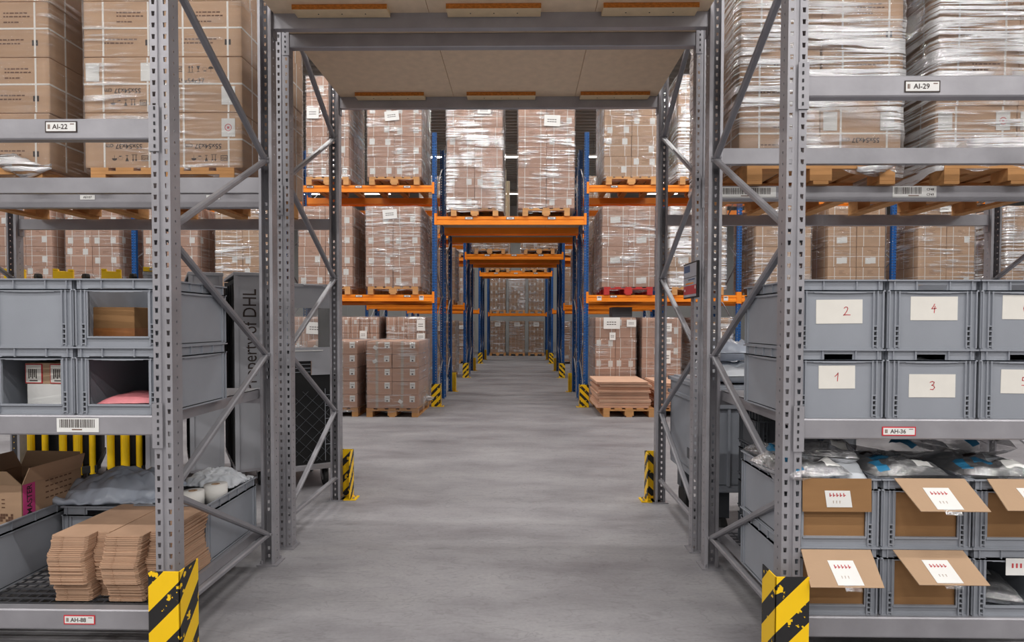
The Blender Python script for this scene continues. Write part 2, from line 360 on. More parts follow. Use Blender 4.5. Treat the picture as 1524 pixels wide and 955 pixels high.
# ------------------------------------------------------------------ pallet racking
def holed_strip(mb, o, ax, w, h, hw, hh, pitch, m, z0=0.):
    o = Vector(o); ax = Vector(ax); n = int((h-z0)/pitch)
    for i in range(n):
        za, zb = z0+i*pitch, z0+(i+1)*pitch; c = (za+zb)/2
        P = lambda a, z: o+ax*a+Vector((0, 0, z))
        a0, a1 = (w-hw)/2, (w+hw)/2; b0, b1 = c-hh/2, c+hh/2; t = hw*.12
        v = [P(0, za), P(w, za), P(w, zb), P(0, zb), P(a0+t, b0), P(a1-t, b0), P(a1, b1), P(a0, b1)]
        mb.add(v, [(0, 1, 5, 4), (1, 2, 6, 5), (2, 3, 7, 6), (3, 0, 4, 7)], m)
def upright_mesh(name, h, w, d, m, hw=.015, hh=.021, pitch=.05, sh=.010, thick=.002):
    mb = MB(); W = w/2; g = .009
    h = int(h/pitch)*pitch
    holed_strip(mb, (-W, 0, 0), (1, 0, 0), W-g, h, hw, hh, pitch, m)
    holed_strip(mb, (g, 0, 0), (1, 0, 0), W-g, h, hw, hh, pitch, m)
    holed_strip(mb, (-W, 0, 0), (0, 1, 0), d, h, sh, sh, pitch, m)
    holed_strip(mb, (W, 0, 0), (0, 1, 0), d, h, sh, sh, pitch, m)
    def strip(x0, y0, x1, y1):
        n = int(h/pitch)
        for i in range(n): mb.quad((x0, y0, i*pitch), (x1, y1, i*pitch), (x1, y1, (i+1)*pitch), (x0, y0, (i+1)*pitch), m)
    strip(-g, 0, -g*.6, .007); strip(-g*.6, .007, g*.6, .007); strip(g*.6, .007, g, 0)
    for s in (-1, 1):
        strip(s*W, d, s*(W-.018), d+.004); strip(s*(W-.018), d+.004, s*(W-.018), d-.010)
    me = mb.mesh(name)
    bm = bmesh.new(); bm.from_mesh(me); bmesh.ops.remove_doubles(bm, verts=bm.verts[:], dist=1e-5)
    bmesh.ops.recalc_face_normals(bm, faces=bm.faces[:])
    bmesh.ops.solidify(bm, geom=bm.faces[:], thickness=thick)
    bm.to_mesh(me); bm.free(); return me
UP_GREY = upright_mesh('upright_grey', 4.7, .084, .077, 'steel')
UP_BLUE = upright_mesh('upright_blue', 5.05, .080, .062, 'blue', .018, .024, .05, .015)
UP_FAR = upright_mesh('upright_blue_plain', 5.05, .080, .062, 'blue', .016, .022, .1, .014)
FOOT = MB().box(-.065, .065, -.03, .10, 0, .008, 'steel').tube((-.04, -.015, 0), (-.04, -.015, .03), .008, 'steel').tube((.04, .08, 0), (.04, .08, .03), .008, 'steel').mesh('foot_plate')

_bm = {}
def beam_mesh(L, h, m, groove):
    k = (L, h, m)
    if k not in _bm:
        mb = MB()
        if groove: pr = [(0, -h), (0, -.62*h), (.008, -.56*h), (.008, -.40*h), (0, -.34*h), (0, 0), (.05, 0), (.05, -h)]
        else: pr = [(.004, -h), (0, -h+.006), (0, -.006), (.004, 0), (.05, 0), (.05, -h)]
        n = len(pr); vs = [(x, a, b) for x in (-L/2, L/2) for a, b in pr]
        mb.add(vs, [tuple(range(n)), tuple(range(2*n-1, n-1, -1))]+[(i, n+i, n+(i+1) % n, (i+1) % n) for i in range(n)], m)
        _bm[k] = mb.mesh('beam')
    return _bm[k]
def connector_mesh(m, slot, h=.20):
    mb = MB(); mb.box(-.004, .040, -.006, -.002, -h*.72, h*.28, m); mb.box(-.006, -.002, -.006, .05, -h*.72, h*.28, m)
    z = -h*.72+.022
    while z < h*.28-.01:
        mb.box(.017, .024, -.0085, -.0055, z-.007, z+.007, slot); z += .033
    return mb.mesh('end_connector')
CON_GREY = connector_mesh('steel', 'hole'); CON_OR = connector_mesh('orange', 'orange', .21)
CON_GREY_M = None
def mirror_mesh(me):
    c = me.copy()
    bm = bmesh.new(); bm.from_mesh(c)
    for v in bm.verts: v.co.x = -v.co.x
    bmesh.ops.reverse_faces(bm, faces=bm.faces[:]); bm.to_mesh(c); bm.free(); return c
CON_GREY_M, CON_OR_M = mirror_mesh(CON_GREY), mirror_mesh(CON_OR)

class Rack:
    def __init__(s, label, cat, origin, group=None, name='pallet_rack'):
        s.o = Vector(origin); s.root = thing(name, label, cat, origin, 0, group)
    def loc(s, x, y, z): return (x-s.o.x, y-s.o.y, z-s.o.z)
    def upright(s, x, y, rear, me):
        u = put('upright', me, s.root, s.loc(x, y, .006), (0, 0, math.pi if rear else 0))
        put('foot_plate', FOOT, u, (0, 0, -.006)); return u
    def frame(s, x, y0, y1, me, nodes, bm='brace', horiz=True, w=.036):
        s.upright(x, y0, False, me); s.upright(x, y1, True, me)
        a, b = y0+.06, y1-.09
        for (fa, za, fb, zb) in nodes:
            mb = MB(); p = s.loc(x, b if fa == 'R' else a, za); q = s.loc(x, b if fb == 'R' else a, zb)
            mb.bar(p, q, w*.8, w, bm, up=(1, 0, 0), bev=.007)
            for e in (p, q): mb.tube((e[0]-.03, e[1], e[2]), (e[0]+.03, e[1], e[2]), .007, 'steel', 6)
            mb.build('brace', s.root)
    def beam(s, x0, x1, y, z, h, rear=False, m='steel', groove=False, con=True):
        L = round(x1-x0, 3)
        bmsh = beam_mesh(L, h, m, groove)
        b = put('beam', bmsh, s.root, s.loc((x0+x1)/2, y, z), (0, 0, math.pi if rear else 0))
        if con:
            c = (CON_OR, CON_OR_M) if m == 'orange' else (CON_GREY, CON_GREY_M)
            put('end_connector', c[0], b, (L/2, 0, 0)); put('end_connector', c[1], b, (-L/2, 0, 0))
        return b
def beam_label(beam, x, w, h, kind, text=None, y=-.0015, zc=None, label=None):
    """x in world; label plate on the beam's front face"""
    mb = MB(); X = x-beam.location.x-beam.parent.location.x
    z = zc; mb.box(X-w/2, X+w/2, y-.0012, y, z-h/2, z+h/2, {'red': 'red', 'black': 'print'}.get(kind, 'paper'))
    f = y-.0012
    if kind in ('red', 'black'):
        e = .005
        mb.box(X-w/2+e, X+w/2-e, f-.0006, f, z-h/2+e, z+h/2-e, 'paper'); f -= .0006
        mb.text(text, h*.62, (X-.004, f-.0006, z-.001), (1, 0, 0), (0, 0, 1), 'print')
        for i in range(3):                                  # matrix code reduced to a bar, and the corner flag
            mb.box(X-w/2+.012+i*.004, X-w/2+.0145+i*.004, f-.0006, f, z-h*.2, z+h*.2, 'print_brown')
        mb.box(X+w/2-.03, X+w/2-.012, f-.0006, f, z+h*.2, z+h*.27, 'print_brown')
    elif kind == 'bar':
        rnd = random.Random(int(x*1000)); p = X-w/2+.012; bw = w*(.66 if text and '\n' in text else .9)
        while p < X-w/2+bw:
            t = rnd.choice((.0018, .003, .0045)); mb.box(p, p+t, f-.0006, f, z-h*.18, z+h*.42, 'print'); p += t+rnd.choice((.002, .003, .004))
        if text:
            ls = text.split('\n')
            if len(ls) == 2:
                for i, l in enumerate(ls): mb.text(l, h*.30, (X+w*.36, f-.0006, z+h*(.22-.46*i)), (1, 0, 0), (0, 0, 1), 'print')
        mb.box(X-w*.14, X+w*.10, f-.0006, f, z-h*.36, z-h*.28, 'print_brown')
    elif kind == 'text':
        mb.text(text, h*.72, (X, f-.0006, z), (1, 0, 0), (0, 0, 1), 'print')
    o = mb.build('location_label', beam)
    if label: o['label'] = label
    return o

NA_ = [('R', .195, 'F', .20), ('R', .20, 'F', .74), ('F', .76, 'R', 1.325), ('R', 1.335, 'F', 1.91), ('F', 1.95, 'R', 2.525), ('R', 2.545, 'F', 3.12), ('F', 3.14, 'R', 3.71), ('R', 3.73, 'F', 4.3)]
NB_ = [('F', .195, 'R', .195), ('F', .25, 'R', .765), ('R', .785, 'F', 1.325), ('F', 1.345, 'R', 1.895), ('R', 1.915, 'F', 2.49), ('F', 2.51, 'R', 3.08), ('R', 3.10, 'F', 3.68), ('F', 3.7, 'R', 4.25)]
YA0, YA1, YB0, YB1 = 2.627, 3.785, 3.99, 5.153
gx = {'L': (-4.375, -1.591), 'R': (1.193, 3.977)}
def bay(side): a, b = gx[side]; return a+.042, b-.042

def wire_deck(rack, x0, x1, y0, y1, z, name='wire_deck'):
    mb = MB(); y = y0+.02
    while y < y1: mb.bar(rack.loc(x0, y, z), rack.loc(x1, y, z), .008, .006, 'steel_dark'); y += .05
    x = x0+.02
    while x < x1: mb.bar(rack.loc(x, y0, z-.005), rack.loc(x, y1, z-.005), .006, .006, 'steel_dark'); x += .05
    return mb.build(name, rack.root)
def sheet_deck(rack, x0, x1, y0, y1, z):
    mb = MB(); p, q = rack.loc(x0, y0, z-.035), rack.loc(x1, y1, z)
    mb.box(p[0], q[0], p[1], q[1], q[2]-.004, q[2], 'steel'); mb.box(p[0], p[0]+.003, p[1], q[1], p[2]-.025, q[2], 'steel'); mb.box(q[0]-.003, q[0], p[1], q[1], p[2]-.025, q[2], 'steel')
    k = p[0]+.45
    while k < q[0]: mb.box(k, k+.03, p[1], q[1], p[2], q[2]-.004, 'steel'); k += .45
    return mb.build('shelf_panel', rack.root)

for side, zup in (('L', 2.425), ('R', 2.60)):
    s = 'left' if side == 'L' else 'right'
    rk = Rack(f"grey steel rack at the front {s}, storing "+("open grey bins and folded cartons" if side == 'L' else "numbered grey crates over bag bins"), 'rack', (bay(side)[0], YA0, 0), 'grey steel racks beside the aisle')
    for x in gx[side]: rk.frame(x, YA0, YA1, UP_GREY, NA_)
    x0, x1 = bay(side)
    up = rk.beam(x0, x1, YA0, zup, .09); rk.beam(x0, x1, YA1, zup+.012, .095, True)
    lo = rk.beam(x0, x1, YA0, 1.112, .088); rk.beam(x0, x1, YA1, 1.11, .088, True)
    bt = rk.beam(x0, x1, YA0, .235, .092); rk.beam(x0, x1, YA1, .235, .09, True)
    sheet_deck(rk, x0+.02, x1-.02, YA0+.051, YA1-.051, 1.112)
    wire_deck(rk, x0+.02, x1-.02, YA0+.051, YA1-.051, .228)
    xe = x1-.03 if side == 'L' else x0+.03
    mb = MB(); mb.bar(rk.loc(xe, YA0+.05, .205), rk.loc(xe, YA1-.05, .205), .03, .055, 'steel'); mb.build('side_rail', rk.root)
    if side == 'L':
        beam_label(up, -2.03, .142, .049, 'black', 'AI-22', zc=-.036)
        beam_label(lo, -1.976, .19, .062, 'bar', '1', zc=-.043)
        beam_label(bt, -1.983, .142, .042, 'red', 'AH-88', zc=-.045)
    else:
        beam_label(up, 1.727, .152, .050, 'black', 'AI-29', zc=-.048)
        beam_label(lo, 1.654, .146, .040, 'red', 'AH-36', zc=-.052)
    # the rack behind, back to back
    zb = 2.405 if side == 'L' else 2.44
    rb = Rack(f"grey steel rack {s} of the aisle holding big wrapped cartons behind the front rack", 'rack', (x0, YB0, 0), 'grey steel racks beside the aisle')
    for x in gx[side]: rb.frame(x, YB0, YB1, UP_GREY, NB_)
    fb = rb.beam(x0, x1, YB0, zb-.012 if side == 'L' else zb, .095); rb.beam(x0, x1, YB1, zb+.012, .088, True)
    if side == 'L':
        beam_label(fb, -2.912, .10, .030, 'text', 'AE107', zc=-.026); beam_label(fb, -2.063, .09, .028, 'text', 'AE115', zc=-.026)
    else:
        beam_label(fb, 2.585, .285, .074, 'bar', 'CF48\nCF49', zc=-.042); beam_label(fb, 1.50, .36, .070, 'bar', None, zc=-.044)

# bridges over the aisle: beams, boards and battens
for tagname, y0, y1 in (('front', YA0, YA1), ('rear', YB0, YB1)):
    br = Rack(f"grey beam pair bridging the aisle above the {tagname} racks, carrying chipboard decking", 'beam', (XL, y0, 3.3), 'bridge beams over the aisle', 'bridge_beam_pair')
    br.beam(XL, XR, y0, 3.447, .092); br.beam(XL, XR, y1, 3.447, .092, True)
    xs = (XL+.006, -.574, .452, XR-.006)
    for i in range(3):
        lab = ('left-hand', 'middle', 'right-hand')[i]
        d = thing('deck_board', f"{lab} chipboard panel of the {tagname} overhead bridge, seen from beneath with one batten", 'panel', ((xs[i]+xs[i+1])/2, (y0+y1)/2, 3.4475), 0, 'chipboard panels over the aisle')
        w = (xs[i+1]-xs[i])/2-.0015; l = (y1-y0)/2
        mb = MB(); mb.bbox(-w, w, -l-(.03 if y0 < 3 else .17), l, 0, .038, 'chip', .002); mb.build('panel', d)
        mb = MB(); bx = .286 if i else .288; c = (-1.1, -.17, .775)[i]-(xs[i]+xs[i+1])/2
        yb = l-.055
        mb.bbox(c-bx, c+bx, yb-.10, yb, -.031, -.0005, 'batten', .001)
        mb.box(c-bx, c+bx, yb-.1015, yb-.1002, -.0305, -.001, 'osb')
        for k in (-.5, 0, .5): mb.tube((c+k*bx, yb-.045, -.033), (c+k*bx, yb-.045, -.0305), .004, 'hole', 8)
        mb.build('batten', d)

# blue and orange pallet racking across the hall
BW = .04
def bx_(k): return [XL-BW-i*2.78 for i in range(k)], [XR+BW+i*2.78 for i in range(k)]
NBL = []
z = .15; a = 'F'
while z < 4.6:
    b = 'R' if a == 'F' else 'F'; NBL.append((a, z, b, z+.62)); z += .64; a = b
def blue_row(y0, nb, label_l, label_r, me, bridge_label, levels=(2.055, 4.05), zbr=3.484, hb=.15, sides=True, x0s=None, nodes=NBL):
    y1 = y0+1.15; out = {}
    for side in ('L', 'R'):
        xs = bx_(nb+1)[0 if side == 'L' else 1]
        lab = label_l if side == 'L' else label_r
        rk = Rack(lab, 'rack', (xs[0], y0, 0), 'blue and orange racks across the hall'); out[side] = rk
        for x in xs: rk.frame(x, y0, y1, me, nodes, 'brace', w=.026)
        for a, b in zip(xs, xs[1:]):
            lo, hi = min(a, b)+BW, max(a, b)-BW
            for zt in levels:
                f = rk.beam(lo, hi, y0, zt, .12, False, 'orange', True); rk.beam(lo, hi, y1, zt, .12, True, 'orange', True)
                if me is UP_BLUE:
                    for k in (.17, .5, .83):
                        mb = MB(); X = lo+(hi-lo)*k-(lo+hi)/2
                        mb.box(X-.065, X+.065, -.003, -.0005, -.045, -.008, 'steel_dark'); mb.box(X-.055, X+.055, -.0036, -.0025, -.040, -.013, 'paper'); mb.box(X-.03, X+.03, -.0042, -.0035, -.031, -.022, 'print')
                        mb.build('location_label', f)
                    if zt < 3:
                        for k in (-1, 1):
                            mb = MB(); X = k*((hi-lo)/2-.20); mb.box(X-.04, X+.04, -.003, -.0005, -.10, -.02, 'paper'); mb.box(X-.03, X+.03, -.0036, -.0028, -.05, -.03, 'print_brown'); mb.build('load_sticker', f)
    if bridge_label:
        br = Rack(bridge_label, 'beam', (XL, y0, 3.3), 'orange bridge beams over the tunnel', 'bridge_beam_pair')
        f = br.beam(XL, XR, y0, zbr, hb, False, 'orange', True); br.beam(XL, XR, y1, zbr, hb, True, 'orange', True)
        for k in (.22, .5, .78):
            mb = MB(); X = (k-.5)*2.7
            mb.box(X-.075, X+.075, -.003, -.0005, -.055, -.008, 'steel_dark'); mb.box(X-.065, X+.065, -.0036, -.0025, -.050, -.013, 'paper'); mb.box(X-.035, X+.035, -.0042, -.0035, -.036, -.026, 'print')
            mb.build('location_label', f)
        for i in range(4):
            w = 2.7/4; mb = MB(); xa = i*w; mb.bbox(xa+.003, xa+w-.003, .055, y1-y0-.055, zbr-3.3-.03, zbr-3.3-.006, 'board_light', .002)
            mb.build('deck_board', br.root)
    return out
Y1a, Y1b, Y2a, Y2b, Y3a, Y3b, YE = 10.95, 12.28, 16.85, 18.18, 22.85, 24.18, 28.4
blue_row(Y1a, 3, 'blue rack with orange beams left of the tunnel, first row beyond the open cross aisle', 'blue rack with orange beams right of the tunnel, first row beyond the open cross aisle', UP_BLUE, 'bright orange beams bridging the nearest tunnel, carrying two tall wrapped loads')
blue_row(Y1b, 2, 'blue rack left of the tunnel standing back to back behind the first row', 'blue rack right of the tunnel standing back to back behind the first row', UP_FAR, 'dark orange beams bridging the tunnel just behind the nearest pair')
blue_row(Y2a, 1, 'blue rack left of the tunnel in the second row, behind the first gap', 'blue rack right of the tunnel in the second row, behind the first gap', UP_FAR, 'orange beams of the second tunnel bridge with pale wooden pallets on top')
blue_row(Y2b, 1, 'blue rack left of the tunnel at the back of the second row', 'blue rack right of the tunnel at the back of the second row', UP_FAR, 'dark orange beams bridging the tunnel behind the second bridge')
blue_row(Y3a, 1, 'blue rack left of the tunnel in the third row near the far end', 'blue rack right of the tunnel in the third row near the far end', UP_FAR, 'smallest orange bridge beams, deepest of the tunnel bridges')
blue_row(Y3b, 1, 'blue rack left of the tunnel at the back of the third row', 'blue rack right of the tunnel at the back of the third row', UP_FAR, None)
# end rack closing the tunnel
er = Rack('blue rack closing the far end of the tunnel, holding two tiers of three loads', 'rack', (XL, YE, 0), 'blue and orange racks across the hall')
for x in (XL-BW+.02, XR+BW+.04): er.frame(x, YE, YE+1.15, UP_FAR, NBL, w=.026)
for zt in (2.02, 4.05):
    er.beam(XL+.02, XR+.04, YE, zt, .12, False, 'orange', True); er.beam(XL+.02, XR+.04, YE+1.15, zt, .12, True, 'orange', True)

# ------------------------------------------------------------------ corner guards
def guard(label, x, y, sx, sy, w, d, h, m, group, plain=False):
    """angle-iron guard; corner at x,y, one leg along sx*X, one along sy*Y"""
    g = thing('post_guard', label, 'guard', (x, y, 0), 0, group); t = .006
    hm = 'yellow' if plain else m
    mb = MB()
    mb.bbox(min(0, sx*w), max(0, sx*w), min(0, sy*t), max(0, sy*t), .008, h, hm, .0015); mb.build('front_plate', g)
    mb = MB()
    mb.bbox(min(0, sx*t), max(0, sx*t), min(0, sy*d), max(0, sy*d), .008, h, hm, .0015); mb.build('side_plate', g)
    mb = MB(); e = .05
    mb.box(min(-sx*e, sx*w), max(-sx*e, sx*w), min(0, sy*d), max(0, sy*d), 0, .008, 'yellow')
    for q in (.25, .75): mb.tube((-sx*e*.5, sy*d*q, .008), (-sx*e*.5, sy*d*q, .022), .009, 'steel', 8)
    mb.build('foot_plate', g)
    return g
gg = 'yellow and black post guards'
guard('worn yellow and black guard at the front grey post left of the aisle', -1.474, 2.535, -1, 1, .138, .15, .45, 'haz_fl', gg)
guard('worn yellow and black guard at the front grey post right of the aisle', 1.088, 2.535, 1, 1, .145, .14, .45, 'haz_fr', gg)
guard('narrow hazard-striped guard on the last grey post left of the aisle', -1.470, 5.215, -1, -1, .12, .13, .42, 'haz_r', gg)
guard('narrow hazard-striped guard on the last grey post right of the aisle', 1.085, 5.215, 1, -1, .12, .13, .42, 'haz_l', gg)
for y, nm in ((Y1a, 'nearest'), (Y2a, 'second'), (Y3a, 'third')):
    guard(f'hazard-striped guard on the blue post left of the {nm} tunnel mouth', -1.47, y-.06, -1, 1, .17, .16, .42, 'haz_r', gg)
    guard(f'hazard-striped guard on the blue post right of the {nm} tunnel mouth', 1.075, y-.06, 1, 1, .17, .16, .42, 'haz_l', gg)
for y, nm in ((Y1b, 'first'), (Y2b, 'second'), (Y3b, 'third')):
    guard(f'plain yellow guard on the left post where the {nm} tunnel ends', -1.46, y+1.21, -1, -1, .16, .15, .42, 'haz_r', 'plain yellow post guards', True)
    guard(f'plain yellow guard on the right post where the {nm} tunnel ends', 1.065, y+1.21, 1, -1, .16, .15, .42, 'haz_l', 'plain yellow post guards', True)
# ------------------------------------------------------------------ pallets, cartons, film
_pal = {}
def pallet_mesh(w, d, wood='wood'):
    k = (round(w, 3), round(d, 3), wood)
    if k in _pal: return _pal[k]
    mb = MB(); W, D = w/2, d/2; bw = .1 if w > .7 else .08
    for i in range(3):
        x = (-W+.05, 0, W-.05)[i]
        mb.bbox(x-.05, x+.05, -D, D, 0, .022, wood, .002)                  # runners
        for j in range(3):
            y = (-D+.0725, 0, D-.0725)[j]
            mb.bbox(x-.05 if i != 1 else x-.072, x+.05 if i != 1 else x+.072, y-.0725, y+.0725, .022, .100, wood, .003)
    for j in range(3):
        y = (-D+.0725, 0, D-.0725)[j]; mb.bbox(-W, W, y-.0725, y+.0725, .100, .122, wood, .002)
    n = 5 if w < .9 else 6
    for i in range(n):
        x = -W+.06+(2*W-.12)*i/(n-1); mb.bbox(x-.06, x+.06, -D, D, .122, .144, wood, .002)
    _pal[k] = mb.mesh('pallet'); return _pal[k]

_car = {}
def carton_mesh(w, d, h, cm, style, var):
    k = (round(w, 3), round(d, 3), round(h, 3), cm, style, var)
    if k in _car: return _car[k]
    mb = MB(); W, D = w/2-.003, d/2-.003; mb.bbox(-W, W, -D, D, 0, h-.0035, cm, .008)
    rnd = random.Random(hash((var, 7)) % 1000+var)
    e = .0012
    if style == 'std':
        for x in (-.27*w, .27*w):
            x += rnd.uniform(-.02, .02); s = .0055
            mb.box(x-s, x+s, -D-e, -D, .006, h-.008, 'strap'); mb.box(x-s, x+s, D, D+e, .006, h-.008, 'strap')
        z = h*.52; mb.box(-W+.006, W-.006, -D-e*1.5, -D, z-.005, z+.005, 'strap')
        for sx in (-1, 1):
            mb.box(sx*W if sx > 0 else -W-e, W+e if sx > 0 else -W, -D+.006, D-.006, z-.005, z+.005, 'strap')
            for y in (-.25*d, .25*d): mb.box(W if sx > 0 else -W-e, W+e if sx > 0 else -W, y-.006, y+.006, .006, h-.008, 'strap')
        labs = {0: [(-.30, .14), (.30, .16)], 1: [(-.32, .60), (.26, .58)], 2: [(.22, .20)], 3: [], 4: [(-.1, .16), (.08, .18)]}[var % 5]
        for lx, lz in labs:
            lw, lh = min(.095, w*.22), h*.30; x0 = lx*w-lw/2; mb.box(x0, x0+lw, -D-e*2.4, -D, lz*h, lz*h+lh, 'paper')
        for sx in (-1, 1):
            if var % 5 in (0, 1): mb.box(W if sx > 0 else -W-2*e, W+2*e if sx > 0 else -W, -.3*d, -.3*d+.09, .2*h, .5*h, 'paper')
        for i in range(rnd.choice((1, 2, 3))):                       # faint printed lines
            z0 = h*(.66+.07*i); L = rnd.uniform(.10, .2)*w; x0 = rnd.choice((-.1, .02))*w
            for q in range(5): mb.box(x0+q*L/4, x0+q*L/4+L*.17, -D-.0006, -D, z0, z0+.008, 'print_brown')
    elif style == 'small':
        x = -.10*w; mb.box(x-.022, x+.022, -D-e, -D, h*.05, h-.004, 'tape'); mb.box(x-.022, x+.022, -D-e, D+e, h-.002, h-.0004, 'tape')
        lx = .20*w; lw, lh = .085, h*.46; mb.box(lx, lx+lw, -D-2*e, -D, h*.46, h*.46+lh, 'paper')
        mb.box(lx+lw*.35, lx+lw*.65, -D-2.6*e, -D, h*.5, h*.5+lh*.22, 'print'); mb.box(lx+lw*.15, lx+lw*.85, -D-2.6*e, -D, h*.5+lh*.5, h*.5+lh*.56, 'print_brown')
        if var in (1, 2):
            c = Vector((-.16*w, -D-3*e, h*.5)); a = .5 if var == 1 else -.6; q = .035
            ux = Vector((math.cos(a), 0, math.sin(a))); uz = Vector((-math.sin(a), 0, math.cos(a)))
            mb.quad(c-ux*q-uz*q*.8, c+ux*q-uz*q*.8, c+ux*q+uz*q*.8, c-ux*q+uz*q*.8, 'paper')
    elif style == 'tall':
        for x in (-.25*w, .25*w): mb.box(x-.004, x+.004, -D-e, -D, .006, h-.008, 'strap')
        z = h*.45; mb.box(-W+.006, W-.006, -D-e, -D, z-.004, z+.004, 'strap')
        if var % 3 == 0: mb.box(-.1*w, .18*w, -D-2*e, -D, .55*h, .82*h, 'paper')
        if var % 3 == 1: mb.box(.05*w, .33*w, -D-2*e, -D, .15*h, .4*h, 'paper')
        for q in range(4): mb.box(-.36*w, -.36*w+.02, -D-.0006, -D, h*(.2+.16*q), h*(.2+.16*q)+.008, 'print_brown')
    _car[k] = mb.mesh('carton'); return _car[k]

_film = {}
def film_mesh(w, d, z0, z1, m, seed, amp=.007, hem=.05):
    k = (round(w, 3), round(d, 3), round(z0, 3), round(z1, 3), m, seed % 3, amp)
    if k in _film: return _film[k]
    mb = MB(); W, D = w/2+.010, d/2+.010; r = .02
    per = []
    for (cx, cy, nx, ny, L) in ((-W, -D, 1, 0, 2*W), (W, -D, 0, 1, 2*D), (W, D, -1, 0, 2*W), (-W, D, 0, -1, 2*D)):
        n = max(8, int(L/.05))
        for i in range(n):
            t = i/n; a = L*t
            if i == 0: a = r*.3
            per.append((cx+nx*a, cy+ny*a, ny, -nx))
    # soften corners
    per = [(x*(1-.006*(abs(abs(x)-W) < .02 and abs(abs(y)-D) < .02)), y*(1-.006*(abs(abs(x)-W) < .02 and abs(abs(y)-D) < .02)), nx, ny) for x, y, nx, ny in per]
    nz = max(10, int((z1-z0)/.045)); N = len(per); off = seed*13.7
    rows = []
    for j in range(nz+1):
        z = z0+(z1-z0)*j/nz; row = []
        for (x, y, nx, ny) in per:
            q = noise.noise((x*2.2+off, y*2.2, z*14))+.6*noise.noise((x*5+off, y*5+3, z*26))
            u = amp*(.9+q); zz = z
            if j == 0: zz += hem*noise.noise((x*5+off, y*5, 1.3)); u *= .5
            row.append((x+nx*max(u, -.004), y+ny*max(u, -.004), zz))
        rows.append(row)
    for f_, dz in ((.93, .012), (.80, .008)):                         # film gathered over the top edge
        rows.append([(x*f_, y*f_, z1+dz+.01*noise.noise((x*6+off, y*6, 9))) for x, y, nx, ny in per])
    vs = [p for rw in rows for p in rw]
    mb.add(vs, [(j*N+i, j*N+(i+1) % N, (j+1)*N+(i+1) % N, (j+1)*N+i) for j in range(len(rows)-1) for i in range(N)], m)
    _film[k] = mb.mesh('stretch_film', True); return _film[k]

def sheet_part(root, x, y, z, w, h, rot, lines=True):
    mb = MB(); c, s = math.cos(rot), math.sin(rot); xd, zd = Vector((c, 0, s)), Vector((-s, 0, c)); o = Vector((x, y, z))
    def rect(a0, a1, b0, b1, dy, m):
        f = Vector((0, dy, 0)); g = Vector((0, dy+.0012, 0)); P = lambda a, b, t: o+xd*a+zd*b+t
        mb.add([P(a0, b0, f), P(a1, b0, f), P(a1, b1, f), P(a0, b1, f), P(a0, b0, g), P(a1, b0, g), P(a1, b1, g), P(a0, b1, g)], [(0, 1, 2, 3), (7, 6, 5, 4), (0, 4, 5, 1), (1, 5, 6, 2), (2, 6, 7, 3), (3, 7, 4, 0)], m)
    rect(-w/2, w/2, -h/2, h/2, 0, 'paper')
    if lines:
        for i in range(2):
            for q in range(4): rect(-w*.3+q*w*.15, -w*.3+q*w*.15+w*.11, h*(.06-.2*i), h*(.06-.2*i)+h*.07, -.001, 'print')
    mb.build('paper_sheet', root)

def load(label, x0, x1, y0, depth, zs, nx, ny, nz, ch, cm='card_pink', style='std', film='film_mid', sheets=(), wood='wood', pw=None, group='wrapped carton loads', seed=0, jit=.004, labs=(0, 3, 1, 2, 3, 4), skipcol=None, amp=.007, pal_d=None, cat='pallet load', parts=True):
    w = x1-x0; t = thing('pallet_load', label, cat, ((x0+x1)/2, y0+depth/2, zs), 0, group)
    pd = pal_d or min(1.2, depth+.04)
    put('pallet', pallet_mesh(pw or min(w, max(.8, w*.92)), pd, wood), t)
    rnd = random.Random(seed*31+5); cw, cd = w/nx, depth/ny; zb = .1455
    for k in range(nz):
        for j in range(ny):
            for i in range(nx):
                v = rnd.choice(labs) if j == 0 or i in (0, nx-1) else 3
                me = carton_mesh(cw, cd, ch, cm, style, v)
                flip = math.pi if j == ny-1 and ny > 1 else 0
                put('carton', me, t, (-w/2+cw*(i+.5)+rnd.uniform(-jit, jit), -depth/2+cd*(j+.5)+rnd.uniform(-jit, jit), zb+k*ch), (0, 0, flip))
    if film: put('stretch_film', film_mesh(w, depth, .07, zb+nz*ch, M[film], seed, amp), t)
    for (fx, fz, sw, sh, rot) in sheets: sheet_part(t, -w/2+fx*w, -depth/2-.026, zb+fz*nz*ch, sw, sh, rot)
    return t

yA, yB = Y1a-.02, Y1b+.03
Z1, Z2, ZB = 2.056, 4.051, 3.485
# middle shelf of the nearest blue row, left of the tunnel (numbered by what stands beside them)
mid = 'wrapped loads on the lower orange beams'
LL = [('wrapped load on the lower orange beam left of the tunnel, right against the tunnel post', -2.847, -1.845, ((.45, .9, .26, .17, .06),), 'film_mid'),
      ('wrapped load on the lower orange beam left of the tunnel, second from the tunnel post', -4.09, -3.091, (), 'film_light'),
      ('wrapped load above the tall grey cart, on the lower orange beam', -5.622, -4.618, (), 'film_mid'),
      ('wrapped load seen above the open-front bins, right of the blue post', -6.957, -5.949, (), 'film_light'),
      ('labelled load seen above the yellow carts, left of the blue post', -8.411, -7.412, ((.38, .93, .24, .1, 0),), 'film_light'),
      ('outermost wrapped load above the yellow carts, at the photo\'s left margin', -9.65, -8.66, (), 'film_light')]
for i, (lb, a, b, sh, fm) in enumerate(LL):
    load(lb, a, b, yA, 1.10, Z1, 2, 2, 4, .366, 'card_pink' if i != 2 else 'card', 'std', fm, sh, seed=i+1, group=mid, labs=(0, 1, 0, 2) if i in (0, 3, 4) else (0, 3, 2, 1))
